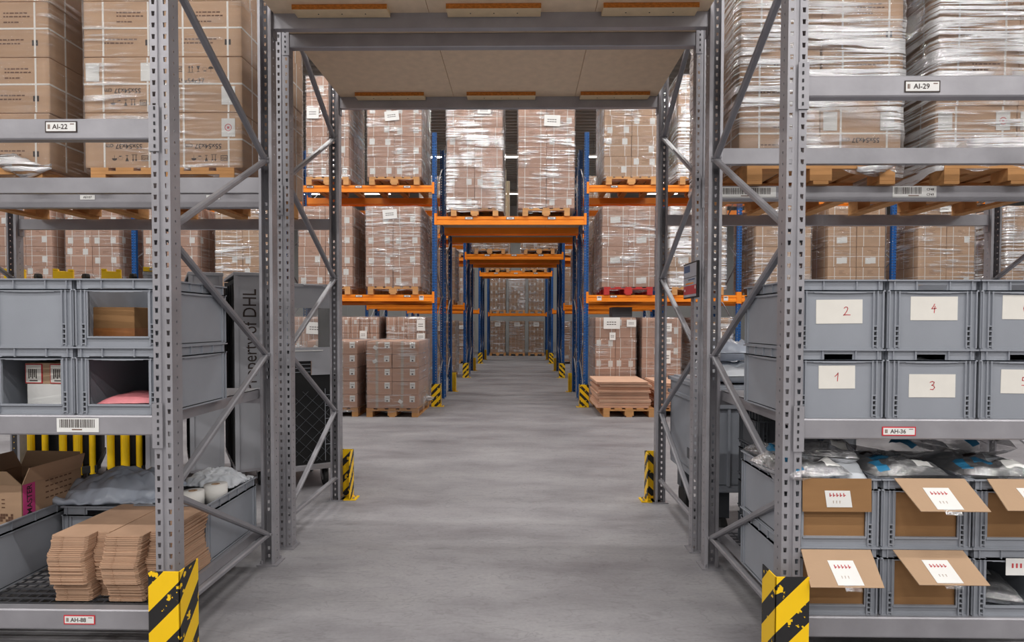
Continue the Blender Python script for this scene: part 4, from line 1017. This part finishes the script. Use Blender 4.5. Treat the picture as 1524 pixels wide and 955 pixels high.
# ------------------------------------------------------------------ bottom shelf, right: two tiers of open bins with cardboard fronts
zb = .2355
bins = [(0, 1), (0, 0), (1, 1), (1, 0), (2, 1), (2, 0)]
names = {(0, 1): 'upper bin beside the front right post', (0, 0): 'lower bin beside the front right post', (1, 1): 'upper bin of the second bottom-shelf stack',
         (1, 0): 'lower bin of the second bottom-shelf stack', (2, 1): 'upper bin at the photo\'s right edge', (2, 0): 'lower bin at the photo\'s right edge, without a cardboard front'}
for c, r in bins:
    x = 1.390+c*.402
    crate(f'grey open-front {names[(c, r)]}', x, CY, zb+r*H, CR_O, 'grey bins on the bottom shelf, right')
    if (c, r) == (2, 0): continue
    t = thing('cardboard_liner', f'cardboard liner with flap and note in the {names[(c, r)]}', 'cardboard', (x, CY-.28, zb+r*H), 0, 'cardboard liners in the bins')
    w = .140; mb = MB(); mb.bbox(-w, w, -.004, .002, .014, .258, 'card_dark', .001); mb.build('panel', t)
    # flap hinged at the top edge, swung outwards
    ang, ln = {(0, 1): (88, .145), (0, 0): (46, .165), (1, 1): (40, .165), (1, 0): (36, .165), (2, 1): (42, .155)}[(c, r)]
    a = R(ang); dy, dz = -math.cos(a), -math.sin(a); fw = .152 if (c, r) != (0, 1) else .150
    z0 = .309 if r == 1 else .297
    nrm = Vector((0, dz, -dy)); nrm = -nrm if nrm.z < 0 and ang < 80 else nrm
    if ang > 80: nrm = Vector((0, -1, 0))
    B = lambda u, s, o=0.: tuple(Vector((u, -.0245, z0))+Vector((0, dy, dz))*s+nrm*o)
    sk = {(1, 1): .035, (1, 0): .03, (0, 0): -.01}.get((c, r), 0.)
    mb = MB(); th = .004
    q = [B(-fw, 0, 0), B(fw, 0, 0), B(fw+sk*.6, ln, 0), B(-fw+sk, ln, 0), B(-fw, 0, th), B(fw, 0, th), B(fw+sk*.6, ln, th), B(-fw+sk, ln, th)]
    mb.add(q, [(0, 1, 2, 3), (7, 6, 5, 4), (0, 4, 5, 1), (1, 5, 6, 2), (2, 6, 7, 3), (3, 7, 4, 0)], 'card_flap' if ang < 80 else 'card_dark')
    f = mb.build('flap', t)
    mb = MB(); lw = .055; u0 = .0; s0, s1 = ln*.30, ln*.95
    if ang > 80: s0, s1 = ln*.36, ln*.86
    q = [B(u0-lw, s0, th+.0006), B(u0+lw, s0, th+.0006), B(u0+lw+.01, s1, th+.0006), B(u0-lw+.01, s1, th+.0006)]
    q2 = [tuple(Vector(p)+nrm*.0015) for p in q]
    mb.add(q+q2, [(0, 1, 2, 3), (7, 6, 5, 4), (0, 4, 5, 1), (1, 5, 6, 2), (2, 6, 7, 3), (3, 7, 4, 0)], 'paper')
    rnd = random.Random(c*7+r)
    for k in range(5):                                                    # scribbled red note, thin pencil line below
        u = u0-.035+k*.015; s = s0+(s1-s0)*.26
        mb.add([B(u+dx, s+ds, th+.0027) for dx, ds in ((0, -.008), (.004, -.009), (.006, .007), (.001, .008))], [(0, 1, 2, 3)], 'marker')
        mb.add([B(u+dx+.003, s+ds, th+.0027) for dx, ds in ((0, 0), (.008, -.001), (.008, .003), (0, .004))], [(0, 1, 2, 3)], 'marker')
    for k in range(3):
        u = u0-.02+k*.014; s = s0+(s1-s0)*.68
        mb.add([B(u+dx, s+ds, th+.0027) for dx, ds in ((0, -.006), (.005, -.006), (.004, .006), (.001, .006))], [(0, 1, 2, 3)], 'tape')
    mb.build('paper_note', f)
    if (c, r) in ((0, 0), (1, 1), (1, 0)):
        mb = MB(); q = [B(-.02, ln-.01, th+.001), B(.05, ln-.012, th+.001), B(.052, ln+.016, th-.004), B(-.018, ln+.014, th-.004)]
        mb.add(q, [(0, 1, 2, 3)], 'bag'); mb.build('tape', f)
mb = MB(); t = None
o = MB().bbox(-.055, .055, -.002, 0, -.045, .03, 'paper', .0006)
for k in range(4): o.box(-.03+k*.018, -.022+k*.018, -.0026, -.002, -.012, .008, 'marker')
o = o.build('paper_note', None, False, (2.19, CY-.302, zb+.235)); tag(o, 'white paper note with red writing on the lower bin at the photo\'s right edge', 'note')
pillow('poly_bag', 'printed bag lying in the lower bin without a cardboard front', 'bag', 2.16, 2.86, zb+.014, .30, .34, .10, 'bag', 9, R(-20), patches=[(4, 9, 3, 8, 'bagblue'), (10, 14, 6, 9, 'bagblue'), (12, 17, 12, 16, 'paper')])
# bags heaped on the upper bins
bg = 'clear printed bags on the bottom shelf bins'
spots = [(1.30, 2.80, .0, .30, .34, .10, 12, 1, 'over the post-side bin, at the front'), (1.46, 2.95, .05, .30, .40, .12, -20, 2, 'over the post-side bin, behind'),
         (1.72, 2.82, .0, .34, .34, .10, 5, 3, 'over the second bin, at the front'), (1.86, 3.02, .06, .34, .38, .12, 30, 4, 'over the second bin, behind'),
         (2.14, 2.82, .0, .34, .34, .10, -8, 5, 'over the bin at the right edge, at the front'), (2.22, 3.05, .06, .32, .36, .12, 18, 6, 'over the bin at the right edge, behind'),
         (1.34, 3.12, .0, .26, .24, .09, 8, 7, 'at the back of the post-side bin')]
for x, y, dz, w, d, h, rz, sd, nm in spots:
    k = random.Random(sd); a, b = k.randint(3, 9), k.randint(3, 9)
    pillow('poly_bag', f'crumpled clear bag with blue print {nm}', 'bag', x, y, zb+2*H-.03+dz, w, d, h, 'bag', sd*3.1, R(rz), patches=[(a, a+5, b, b+4, 'bagblue'), (a+6, a+12, b+3, b+9, 'bag_white'), (a+1, a+4, b+6, b+9, 'print'), (2, 5, 1, 7, 'bagblue'), (14, 19, 2, 6, 'paper')], rough=1.1, group=bg)
o = pillow('poly_bag', 'white printed pouch leaning up over the post-side bin', 'bag', 1.44, 2.72, zb+2*H-.02, .24, .15, .03, 'bag_white', 41, R(6), patches=[(4, 9, 3, 9, 'bagblue')], rough=.5)
o.rotation_euler = (R(42), R(-6), R(4))
# dark crates stacked behind the bins
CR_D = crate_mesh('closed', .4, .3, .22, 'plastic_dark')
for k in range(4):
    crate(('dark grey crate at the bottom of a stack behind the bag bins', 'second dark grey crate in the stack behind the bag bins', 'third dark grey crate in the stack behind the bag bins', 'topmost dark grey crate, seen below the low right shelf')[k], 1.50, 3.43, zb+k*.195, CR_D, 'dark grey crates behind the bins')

# ------------------------------------------------------------------ bottom shelf, left
long_me = crate_mesh('closed', .46, .80, .32, 'plastic')
crate('long grey crate at the photo\'s lower left, with an open printed carton in it', -2.715, 3.08, zb, long_me)
t = thing('open_carton', 'open yellowish carton with a pink label standing in the long grey crate', 'carton', (-2.69, 3.16, zb+.05), R(-3))
w, d, h = .36, .38, .42
mb = MB(); e = .004
mb.box(-w/2, w/2, -d/2, -d/2+e, 0, h, 'card'); mb.box(-w/2, w/2, d/2-e, d/2, 0, h, 'card'); mb.box(-w/2, -w/2+e, -d/2, d/2, 0, h, 'card'); mb.box(w/2-e, w/2, -d/2, d/2, 0, h, 'card'); mb.box(-w/2, w/2, -d/2, d/2, 0, e, 'card')
f = -d/2-.0008
for r in range(3):
    for k in range(7): mb.quad((-.11+k*.03, f, .34-.02*r), (-.092+k*.03, f, .34-.02*r), (-.092+k*.03, f, .346-.02*r), (-.11+k*.03, f, .346-.02*r), 'print_brown')
for i in range(8):
    for j in range(3): 
        if (i*3+j*5) % 4: mb.quad((.02+i*.014, f, .23+j*.014), (.033+i*.014, f, .23+j*.014), (.033+i*.014, f, .243+j*.014), (.02+i*.014, f, .243+j*.014), 'print_brown')
sx = w/2+.0008
for r in range(4):
    for k in range(6): mb.quad((sx, -.05+k*.03, .40-.03*r), (sx, -.03+k*.03, .40-.03*r), (sx, -.03+k*.03, .407-.03*r), (sx, -.05+k*.03, .407-.03*r), 'print_brown')
mb.build('body', t)
mb = MB(); mb.box(w/2+.0005, w/2+.002, -d/2+.004, -d/2+.075, .245, .425, 'pink'); mb.text('MASTER', .042, (w/2+.0026, -d/2+.042, .335), (0, 0, 1), (0, -1, 0), 'print'); mb.build('pink_label', t)
def flap(pts, m='card'):
    mb = MB(); a, b, c, dd = [Vector(p) for p in pts]; n = (b-a).cross(dd-a).normalized()*.004
    mb.add([a, b, c, dd, a+n, b+n, c+n, dd+n], [(0, 1, 2, 3), (7, 6, 5, 4), (0, 4, 5, 1), (1, 5, 6, 2), (2, 6, 7, 3), (3, 7, 4, 0)], m); mb.build('flap', t)
flap([(-w/2, -d/2, h), (w/2, -d/2, h), (w/2-.05, -d/2-.03, h+.075), (-w/2+.05, -d/2-.03, h+.075)], 'card_flap')
flap([(w/2, -d/2, h), (w/2, d/2, h), (w/2+.03, d/2-.01, h+.085), (w/2+.03, -d/2+.01, h+.085)])
flap([(-w/2, -d/2, h), (-w/2, d/2, h), (-w/2-.03, d/2-.02, h+.09), (-w/2-.03, -d/2+.02, h+.09)])
flap([(-w/2, d/2, h), (w/2, d/2, h), (w/2-.02, d/2+.02, h+.085), (-w/2+.02, d/2+.02, h+.085)])
# crates behind the folded cartons
crate('grey crate behind the folded cartons, with label rolls, next to the grey post', -1.865, 3.43, zb, crate_mesh('closed', .4, .6, .32), None)
crate('grey crate behind the folded cartons, under the grey plastic bag', -2.268, 3.44, zb, CR_C, None)
for i, (x, y, s, nm) in enumerate(((-1.745, 3.37, 1., 'nearer the grey post'), (-1.815, 3.26, .92, 'partly under the bag'))):
    t = thing('label_roll', f'cream label roll standing in the rear left crate, {nm}', 'label roll', (x, y, zb+.27), 0, 'label rolls in the rear crate')
    r = .062*s; hh = .10*s
    MB().lathe([(.022, hh), (r, hh), (r, 0), (.022, 0)], (0, 0, 0), 'rollside', 28).build('paper_coil', t, True)
    MB().lathe([(.014, hh+.001), (.023, hh+.001), (.023, 0), (.014, 0), (.014, hh+.001)], (0, 0, 0), 'card_flap', 20).build('core', t, True)
mb = MB(); mb.bbox(-.15, .15, -.24, .24, 0, .255, 'plastic_dark', .006)
o = mb.build('parcel', None, False, (-1.865, 3.44, zb+.0135)); tag(o, 'dark wrapped parcel filling the crate beneath the label rolls', 'parcel')
# folded cartons: every blank on its own
def blank_mesh(seed):
    rnd = random.Random(seed); mb = MB()
    pts = [(-.124, 0), (-.112, -.012), (.040, -.012), (.050, 0), (.050, .055), (.062, .045), (.112, .045), (.118, .06), (.120, .44), (.105, .47), (-.11, .47), (-.122, .45)]
    mb.plate(pts, 0, .0060, 'kraft'); mb.plate([(-.075, -.014), (-.06, -.014), (-.06, 0), (-.075, 0)], .001, .0052, 'kraft'); return mb.mesh('folded_carton')
BLK = [blank_mesh(1)]
for st, (x0, nm) in enumerate(((-2.040, 'left stack, in front of the long crate'), (-1.792, 'right stack, half behind the front post'))):
    rnd = random.Random(st+3); z = .2375; n = 40
    for k in range(n):
        u = k/n
        prof = -.012*math.sin(u*5.2-.9)+(.018 if u < .3 else 0.)+.004*math.sin(u*17+st)
        o = put('folded_carton', BLK[0], None, (x0+.006*math.sin(u*7+st)+rnd.uniform(-.003, .003), 2.69+prof+rnd.uniform(-.0045, .0045), z), (0, 0, R(rnd.uniform(-.5, .5))))
        tag(o, f'flattened brown carton on the lower left shelf, {nm}', 'carton', f'flattened cartons, {nm}'); z += .0078
# grey plastic bag draped behind the stacks
def drape(name, label, x, y, z, w, d, h, m, seed, rz=0.):
    mb = MB(); n = 40; vs = []
    for i in range(n+1):
        for j in range(n+1):
            u, v = 2*i/n-1, 2*j/n-1; r2 = min(1., u*u*.8+v*v)
            q = noise.noise((u*1.6+seed, v*1.6, 0))*.45+abs(noise.noise((u*3.0+seed, v*2.4, 2)))*.9+abs(noise.noise((u*7, v*5+seed, 4)))*.32
            vs.append((u*w/2+.02*noise.noise((v*5, seed, u)), v*d/2+.025*noise.noise((u*5, seed, 7)), h*((1-r2)**.7*.75+.35*q+.02)))
    o0 = len(vs)
    vs += [(vx, vy, max(.0, vz-.03-.5*vz*(1-max(abs(2*(k//(n+1))/n-1), abs(2*(k % (n+1))/n-1))))) for k, (vx, vy, vz) in enumerate(vs)]
    g = lambda o: [(o+i*(n+1)+j, o+(i+1)*(n+1)+j, o+(i+1)*(n+1)+j+1, o+i*(n+1)+j+1) for i in range(n) for j in range(n)]
    edge = [i*(n+1) for i in range(n+1)]+[n*(n+1)+j for j in range(1, n+1)]+[i*(n+1)+n for i in range(n-1, -1, -1)]+[j for j in range(n-1, 0, -1)]
    mb.add(vs, g(0)+g(o0)+[(edge[k], edge[(k+1) % len(edge)], o0+edge[(k+1) % len(edge)], o0+edge[k]) for k in range(len(edge))], m)
    o = mb.build(name, None, True, (x, y, z)); o.rotation_euler = (0, 0, rz); tag(o, label, 'plastic bag'); return o
drape('plastic_bag', 'crumpled grey plastic bag heaped behind the folded cartons', -2.27, 3.36, .545, .56, .40, .16, 'bag_grey', 2.3, R(3))
drape('plastic_bag', 'shiny pale plastic bag spilling over the rear left crate', -1.855, 3.60, .555, .34, .24, .085, 'bag_white', 6.1, R(-6))

# ------------------------------------------------------------------ parked carts behind the left racks
AX = R(31)
cart_g = 'tall carts parked behind the left racks'
def castor(mb, x, y):
    mb.lathe([(.0, -.018), (.055, -.018), (.062, -.012), (.062, .012), (.055, .018), (.0, .018)], (x, y, .062), 'black', 20, 'x')
    mb.bar((x-.026, y, .062), (x-.026, y+.01, .15), .004, .04, 'steel'); mb.bar((x+.026, y, .062), (x+.026, y+.01, .15), .004, .04, 'steel'); mb.box(x-.035, x+.035, y-.035, y+.045, .148, .156, 'steel')
def tall_cart(label, x, y, rz, lettering=None, topbar=None):
    t = thing('roll_cart', label, 'cart', (x, y, 0), rz, cart_g); w, d, h = .28, 1.05, 1.99
    mb = MB(); mb.bbox(0, w, 0, .02, .18, h-.03, 'panel', .003); mb.box(0, .035, -.012, .0, .18, h-.03, 'panel'); mb.box(w-.035, w, -.012, 0, .18, h-.03, 'panel')
    p = mb.build('front_panel', t)
    if lettering:
        mb = MB(); mb.text(lettering, .165, (.135, -.003, 1.37), (0, 0, 1), (-1, 0, 0), 'print', .82, .002); mb.build('lettering', p)
    mb = MB(); mb.box(.004, .012, .02, d, .2, h-.06, 'net')
    for k in range(5): mb.tube((.006, .1+k*.2, .2), (.002, .16+k*.2, h-.1), .006, 'black', 6)
    mb.build('side_curtain', t)
    MB().bbox(-.006, w+.006, -.018, d, h-.032, h, 'panel', .006).build('lid', t)
    mb = MB(); mb.box(w-.02, w, .02, d, .2, h-.04, 'panel'); mb.box(0, w, d-.02, d, .2, h-.04, 'panel'); mb.build('rear_panel', t)
    mb = MB(); mb.bbox(0, w, 0, d, .155, .19, 'steel', .004); mb.build('base', t)
    for cx in (.06, w-.06):
        for cy in (.10, d-.12):
            mb = MB(); castor(mb, cx, cy); mb.build('castor', t)
    if topbar:
        mb = MB(); mb.bbox(0., w-.02, -.03, .06, h+.001, h+.04, 'yellow', .004); mb.tube((.06, -.035, h+.02), (.06, -.028, h+.02), .013, 'steel', 10); mb.build('top_bar', t)
    return t
tall_cart('tall grey roll cart lettered Property of DHL, seen between the left grey posts', -2.600, 5.38, AX, 'Property of DHL')
tall_cart('tall grey roll cart behind the left bins, unlettered, beside the lettered one', -3.005, 5.36, AX)
tall_cart('tall grey roll cart with a yellow bar on top, partly behind the front left post', -3.415, 5.36, AX, None, True)
def yellow_cart(label, x, y):
    t = thing('tube_trolley', label, 'trolley', (x, y, 0), AX, 'yellow tube trolleys behind the left bins'); h = 1.90
    for xx, r, tp in ((.0, .030, h), (.11, .036, h-.02), (.22, .026, h-.04)):
        mb = MB(); mb.tube((xx, 0, .12), (xx, 0, tp), r, 'yellow', 14); mb.tube((xx, 0, .10), (xx, 0, .12), r*1.1, 'black', 14); mb.build('tube', t)
    mb = MB(); mb.bbox(-.03, .25, .04, .9, .2, 1.66, 'net', .01); mb.build('mesh_body', t)
    mb = MB(); mb.bbox(-.05, .10, -.04, .04, h, h+.09, 'yellow', .006); mb.bbox(-.07, .24, -.05, .09, h-.03, h, 'yellow', .006)
    mb.bbox(-.05, -.01, -.04, .04, h+.09, h+.11, 'yellow', .004); mb.bbox(.06, .10, -.04, .04, h+.09, h+.11, 'yellow', .004); mb.build('head', t)
    mb = MB(); mb.tube((.19, .0, h+.05), (.235, .24, h-.06), .022, 'black', 12); mb.lathe([(0, .0), (.030, .006), (.034, .03), (.028, .055), (0, .06)], (.19, 0, h+.02), 'black', 14); mb.build('handle', t)
    mb = MB(); mb.tube((.30, -.03, .62), (.31, -.03, 1.2), .013, 'yellow', 10); mb.tube((.302, -.03, .56), (.30, -.03, .62), .009, 'steel', 8); mb.bar((.29, -.03, 1.18), (.0, 0, 1.18), .02, .02, 'black'); mb.build('lever', t)
    mb = MB(); mb.bbox(-.04, .26, -.02, .92, .13, .2, 'black', .006); mb.build('base', t)
    for cx in (.0, .2):
        for cy in (.06, .82):
            mb = MB(); castor(mb, cx, cy); mb.build('castor', t)
for i, x in enumerate((-4.62, -4.175, -3.735)):
    yellow_cart(f"black and yellow tube trolley behind the left bins, {('furthest from the grey carts', 'middle of the three', 'next to the grey carts')[i]}", x, 5.36)
# wheeled cart with a see-through window
t = thing('wheeled_cart', 'grey wheeled cart with a clear window and black netting behind the left grey posts', 'cart', (-2.195, 5.285, 0), AX, cart_g)
w, h = .58, 1.885
mb = MB(); wx0, wx1, wz0, wz1 = .07, .50, 1.305, 1.665
mb.box(0, w, 0, .015, wz1, h, 'panel'); mb.box(0, wx0, 0, .015, wz0, wz1, 'panel'); mb.box(wx1, w, 0, .015, wz0, wz1, 'panel'); mb.box(0, w, 0, .015, 1.18, wz0, 'panel'); mb.box(w-.26, w, 0, .015, 1.05, 1.18, 'panel')
mb.bbox(-.005, w+.005, -.02, .03, h-.03, h, 'panel', .004); mb.tube((.25, -.024, h-.015), (.42, -.018, h-.015), .009, 'steel', 8)
p = mb.build('front_panel', t)
MB().box(wx0, wx1, .005, .008, wz0, wz1, 'window').build('window', p); MB().bar((wx0-.02, -.006, wz0-.03), (wx1-.08, -.006, wz0-.03), .012, .008, 'paper').build('window_sill', p)
mb = MB(); mb.box(0, w-.265, .010, .016, .22, 1.18, 'net'); mb.box(0, w-.02, .016, .022, .22, 1.05, 'net'); mb.box(w-.03, w-.02, .02, .8, .22, h-.04, 'net')
mb.box(0, .01, .02, .8, .22, h-.04, 'net'); nt_ = mb.build('netting', t)
mb = MB()
for k in range(-6, 9):                                                  # diamond cords
    for s in (-1, 1):
        x0, z0 = .0+k*.12, .25
        a = [(x0+(s > 0)*0+0, z0), (x0+s*.65, z0+.65)] if s > 0 else [(x0+.65, z0), (x0, z0+.65)]
        (xa, za), (xb, zb_) = a
        def clip(p, q, lo, hi):
            (x1, z1), (x2, z2) = p, q
            f = lambda X: z1+(z2-z1)*(X-x1)/(x2-x1)
            if x1 > x2: x1, z1, x2, z2 = x2, z2, x1, z1
            if x2 <= lo or x1 >= hi: return None
            if x1 < lo: z1, x1 = f(lo), lo
            if x2 > hi: z2, x2 = f(hi), hi
            return (x1, z1), (x2, z2)
        c = clip((xa, za), (xb, zb_), .01, w-.03)
        if c: mb.tube((c[0][0], .006, c[0][1]), (c[1][0], .006, c[1][1]), .0028, 'plastic_dark', 5)
for zz in (1.08, 1.115, 1.15): mb.tube((.02, .004, zz), (w-.27, .004, zz), .003, 'plastic', 5)
for zz in (.40, .52, .64, .76, .86): mb.tube((w-.14, .004, zz), (w-.03, .004, zz), .003, 'plastic', 5)
mb.tube((w-.14, .004, .25), (w-.14, .004, .92), .003, 'plastic', 5)
mb.build('cord', nt_)
MB().bbox(0, w, -.01, .8, .175, .225, 'steel', .005).build('base', t)
MB().bbox(.1, .42, .02, .4, .21, .24, 'black', .005).build('tray', t)
for cx in (.12, w-.13):
    for cy in (.08, .70):
        mb = MB(); mb.lathe([(.0, -.02), (.07, -.02), (.08, -.012), (.08, .012), (.07, .02), (.0, .02)], (cx, cy, .08), 'black', 24, 'x'); mb.lathe([(0, -.022), (.03, -.022), (.03, .022), (0, .022)], (cx, cy, .08), 'steel', 16, 'x')
        mb.bar((cx-.03, cy, .08), (cx-.03, cy+.02, .172), .005, .05, 'steel'); mb.bar((cx+.03, cy, .08), (cx+.03, cy+.02, .172), .005, .05, 'steel'); mb.box(cx-.05, cx+.05, cy-.05, cy+.06, .168, .176, 'steel'); mb.build('castor', t)

# ------------------------------------------------------------------ behind the right racks: pallet box with mailing bags
t = thing('pallet_box', 'large grey plastic pallet box under the low right shelf, behind the crates', 'container', (1.30, 4.08, 0), R(1.5))
w, d, h = 1.0, 1.0, 1.09; z0 = .42
mb = MB(); e = .02
mb.box(0, w, 0, e, z0, h, 'plastic'); mb.box(0, w, d-e, d, z0, h, 'plastic'); mb.box(0, e, 0, d, z0, h, 'plastic'); mb.box(w-e, w, 0, d, z0, h, 'plastic'); mb.bbox(0, w, 0, d, z0-.05, z0+.02, 'plastic', .01)
for zz in (h-.03, h-.14): mb.bbox(-.02, w+.02, -.02, 0, zz, zz+.03, 'plastic', .004); mb.bbox(-.02, 0, 0, d+.02, zz, zz+.03, 'plastic', .004); mb.bbox(-.02, w+.02, d, d+.02, zz, zz+.03, 'plastic', .004); mb.bbox(w, w+.02, 0, d, zz, zz+.03, 'plastic', .004)
for q in [.12+i*.19 for i in range(5)]: mb.box(q-.008, q+.008, -.015, 0, z0, h-.14, 'plastic')
mb.build('shell', t)
MB().box(-.004, .002, .28, .52, .42, .50, 'plastic_dark').shift(0, 0, .08).build('hand_hold', t)
for fx in (.1, w-.1):
    for fy in (.1, d-.1): MB().lathe([(.0, -.03), (.09, -.03), (.1, -.02), (.1, .02), (.09, .03), (0, .03)], (fx, fy, .10), 'black', 20, 'x').box(fx-.05, fx+.05, fy-.05, fy+.05, .18, z0-.04, 'plastic_dark').build('castor', t)
MB().bbox(.02, w-.02, .02, d-.02, h-.01, h+.012, 'plastic', .004).build('lid', t)
for i, (x, y, z, ww, dd, hh, m, rz) in enumerate(((1.58, 4.35, 1.103, .46, .40, .15, 'bag_white', 6), (1.55, 4.74, 1.103, .40, .36, .2, 'bag_white', -12), (1.50, 4.40, 1.255, .34, .30, .16, 'bag_grey', 20), (1.95, 4.45, 1.103, .34, .44, .18, 'bag_white', 4))):
    pillow('mailing_bag', ('white plastic mailing bag lying at the front of the pallet box lid', 'white plastic mailing bag at the back of the pallet box lid', 'silvery crumpled bag on top of the others over the pallet box', 'white mailing bag on the pallet box, hidden side toward the crates')[i], 'bag', x, y, z, ww, dd, hh, m, 20+i*3, R(rz), rough=.9, group='bags on the pallet box')
# framed notice on the right posts
t = thing('notice_board', 'small framed notice with blue and red fields on the right grey posts', 'sign', (1.128, 3.975, 1.815), 0)
MB().bbox(-.010, .006, -.158, .158, -.118, .118, 'black', .003).build('frame', t)
mb = MB(); X = -.0106
def pn(y0, y1, z0, z1, m, o=0.): mb.quad((X-o, y0, z0), (X-o, y1, z0), (X-o, y1, z1), (X-o, y0, z1), m)
pn(-.142, .148, -.108, .108, 'signgrey'); pn(0., .14, .055, .10, 'signblue', .0006); pn(-.142, .148, .018, .022, 'steel_dark', .0006); pn(-.142, .148, -.092, -.034, 'signred', .0006); pn(-.08, .10, -.025, -.016, 'orange', .0006); pn(-.11, .04, .0, .008, 'signblue', .0007)
pn(.11, .13, -.07, -.055, 'paper', .001); pn(-.13, -.11, -.06, -.04, 'paper', .001)
mb.build('poster', t)
# dark box on the floor load right of the tunnel
o = MB().bbox(-.19, .19, -.2, .2, 0, .20, 'plastic_dark', .006).build('dark_box', None, False, (1.93, 11.62, 1.646)); tag(o, 'dark box lying on the floor load right of the tunnel, under the orange beam', 'box')
# ------------------------------------------------------------------ lamps
for y, n, z, w, nm in ((-6.4, 9, 7.3, 90, 'far behind the viewer, unseen, added for fill'), (-3.2, 9, 7.3, 90, 'behind the viewer, unseen, added for fill'), (-.2, 9, 7.3, 85, 'in front of the grey racks, unseen, added for fill'), (6.4, 9, 7.3, 60, 'just past the grey racks, unseen, added for fill'), (9.0, 9, 7.3, 68, 'over the open cross aisle'), (15.1, 7, 7.3, 62, 'over the gap after the first blue row'), (20.9, 7, 7.3, 55, 'over the gap after the second blue row'), (26.8, 7, 7.3, 42, 'over the gap before the far end')):
    lamp_row(y, n, z, f'white strip light under the roof {nm}', 3.2, -.2, w)  # unseen rows around the camera and past the grey racks are added fill

w = bpy.data.worlds.new('world'); SC.world = w; w.use_nodes = True
w.node_tree.nodes['Background'].inputs[0].default_value = (.9, .95, 1, 1); w.node_tree.nodes['Background'].inputs[1].default_value = .3

# ------------------------------------------------------------------ camera
cam = bpy.data.cameras.new('camera'); co = bpy.data.objects.new('camera', cam); COL.objects.link(co)
cam.sensor_fit = 'HORIZONTAL'; cam.sensor_width = 36; cam.lens = 888.53/1524*36; cam.shift_y = (503.8-477.5)/1524; cam.clip_end = 200; cam.clip_start = .05
co.matrix_world = Matrix.Translation((0, 0, 1.5258)) @ Matrix.Rotation(.0149, 4, 'Z') @ Matrix.Rotation(math.pi/2-.025, 4, 'X') @ Matrix.Rotation(.0024, 4, 'Z')
SC.camera = co
vs_ = SC.view_settings; vs_.view_transform = 'Standard'; vs_.look = 'None'; vs_.gamma = 1; vs_.use_curve_mapping = False; vs_.exposure = -.07
c = SC.cycles
c.max_bounces = 12; c.diffuse_bounces = 7; c.glossy_bounces = 4; c.transparent_max_bounces = 24; c.transmission_bounces = 4; c.caustics_reflective = False; c.caustics_refractive = False
c.sample_clamp_indirect = 6; c.use_denoising = True
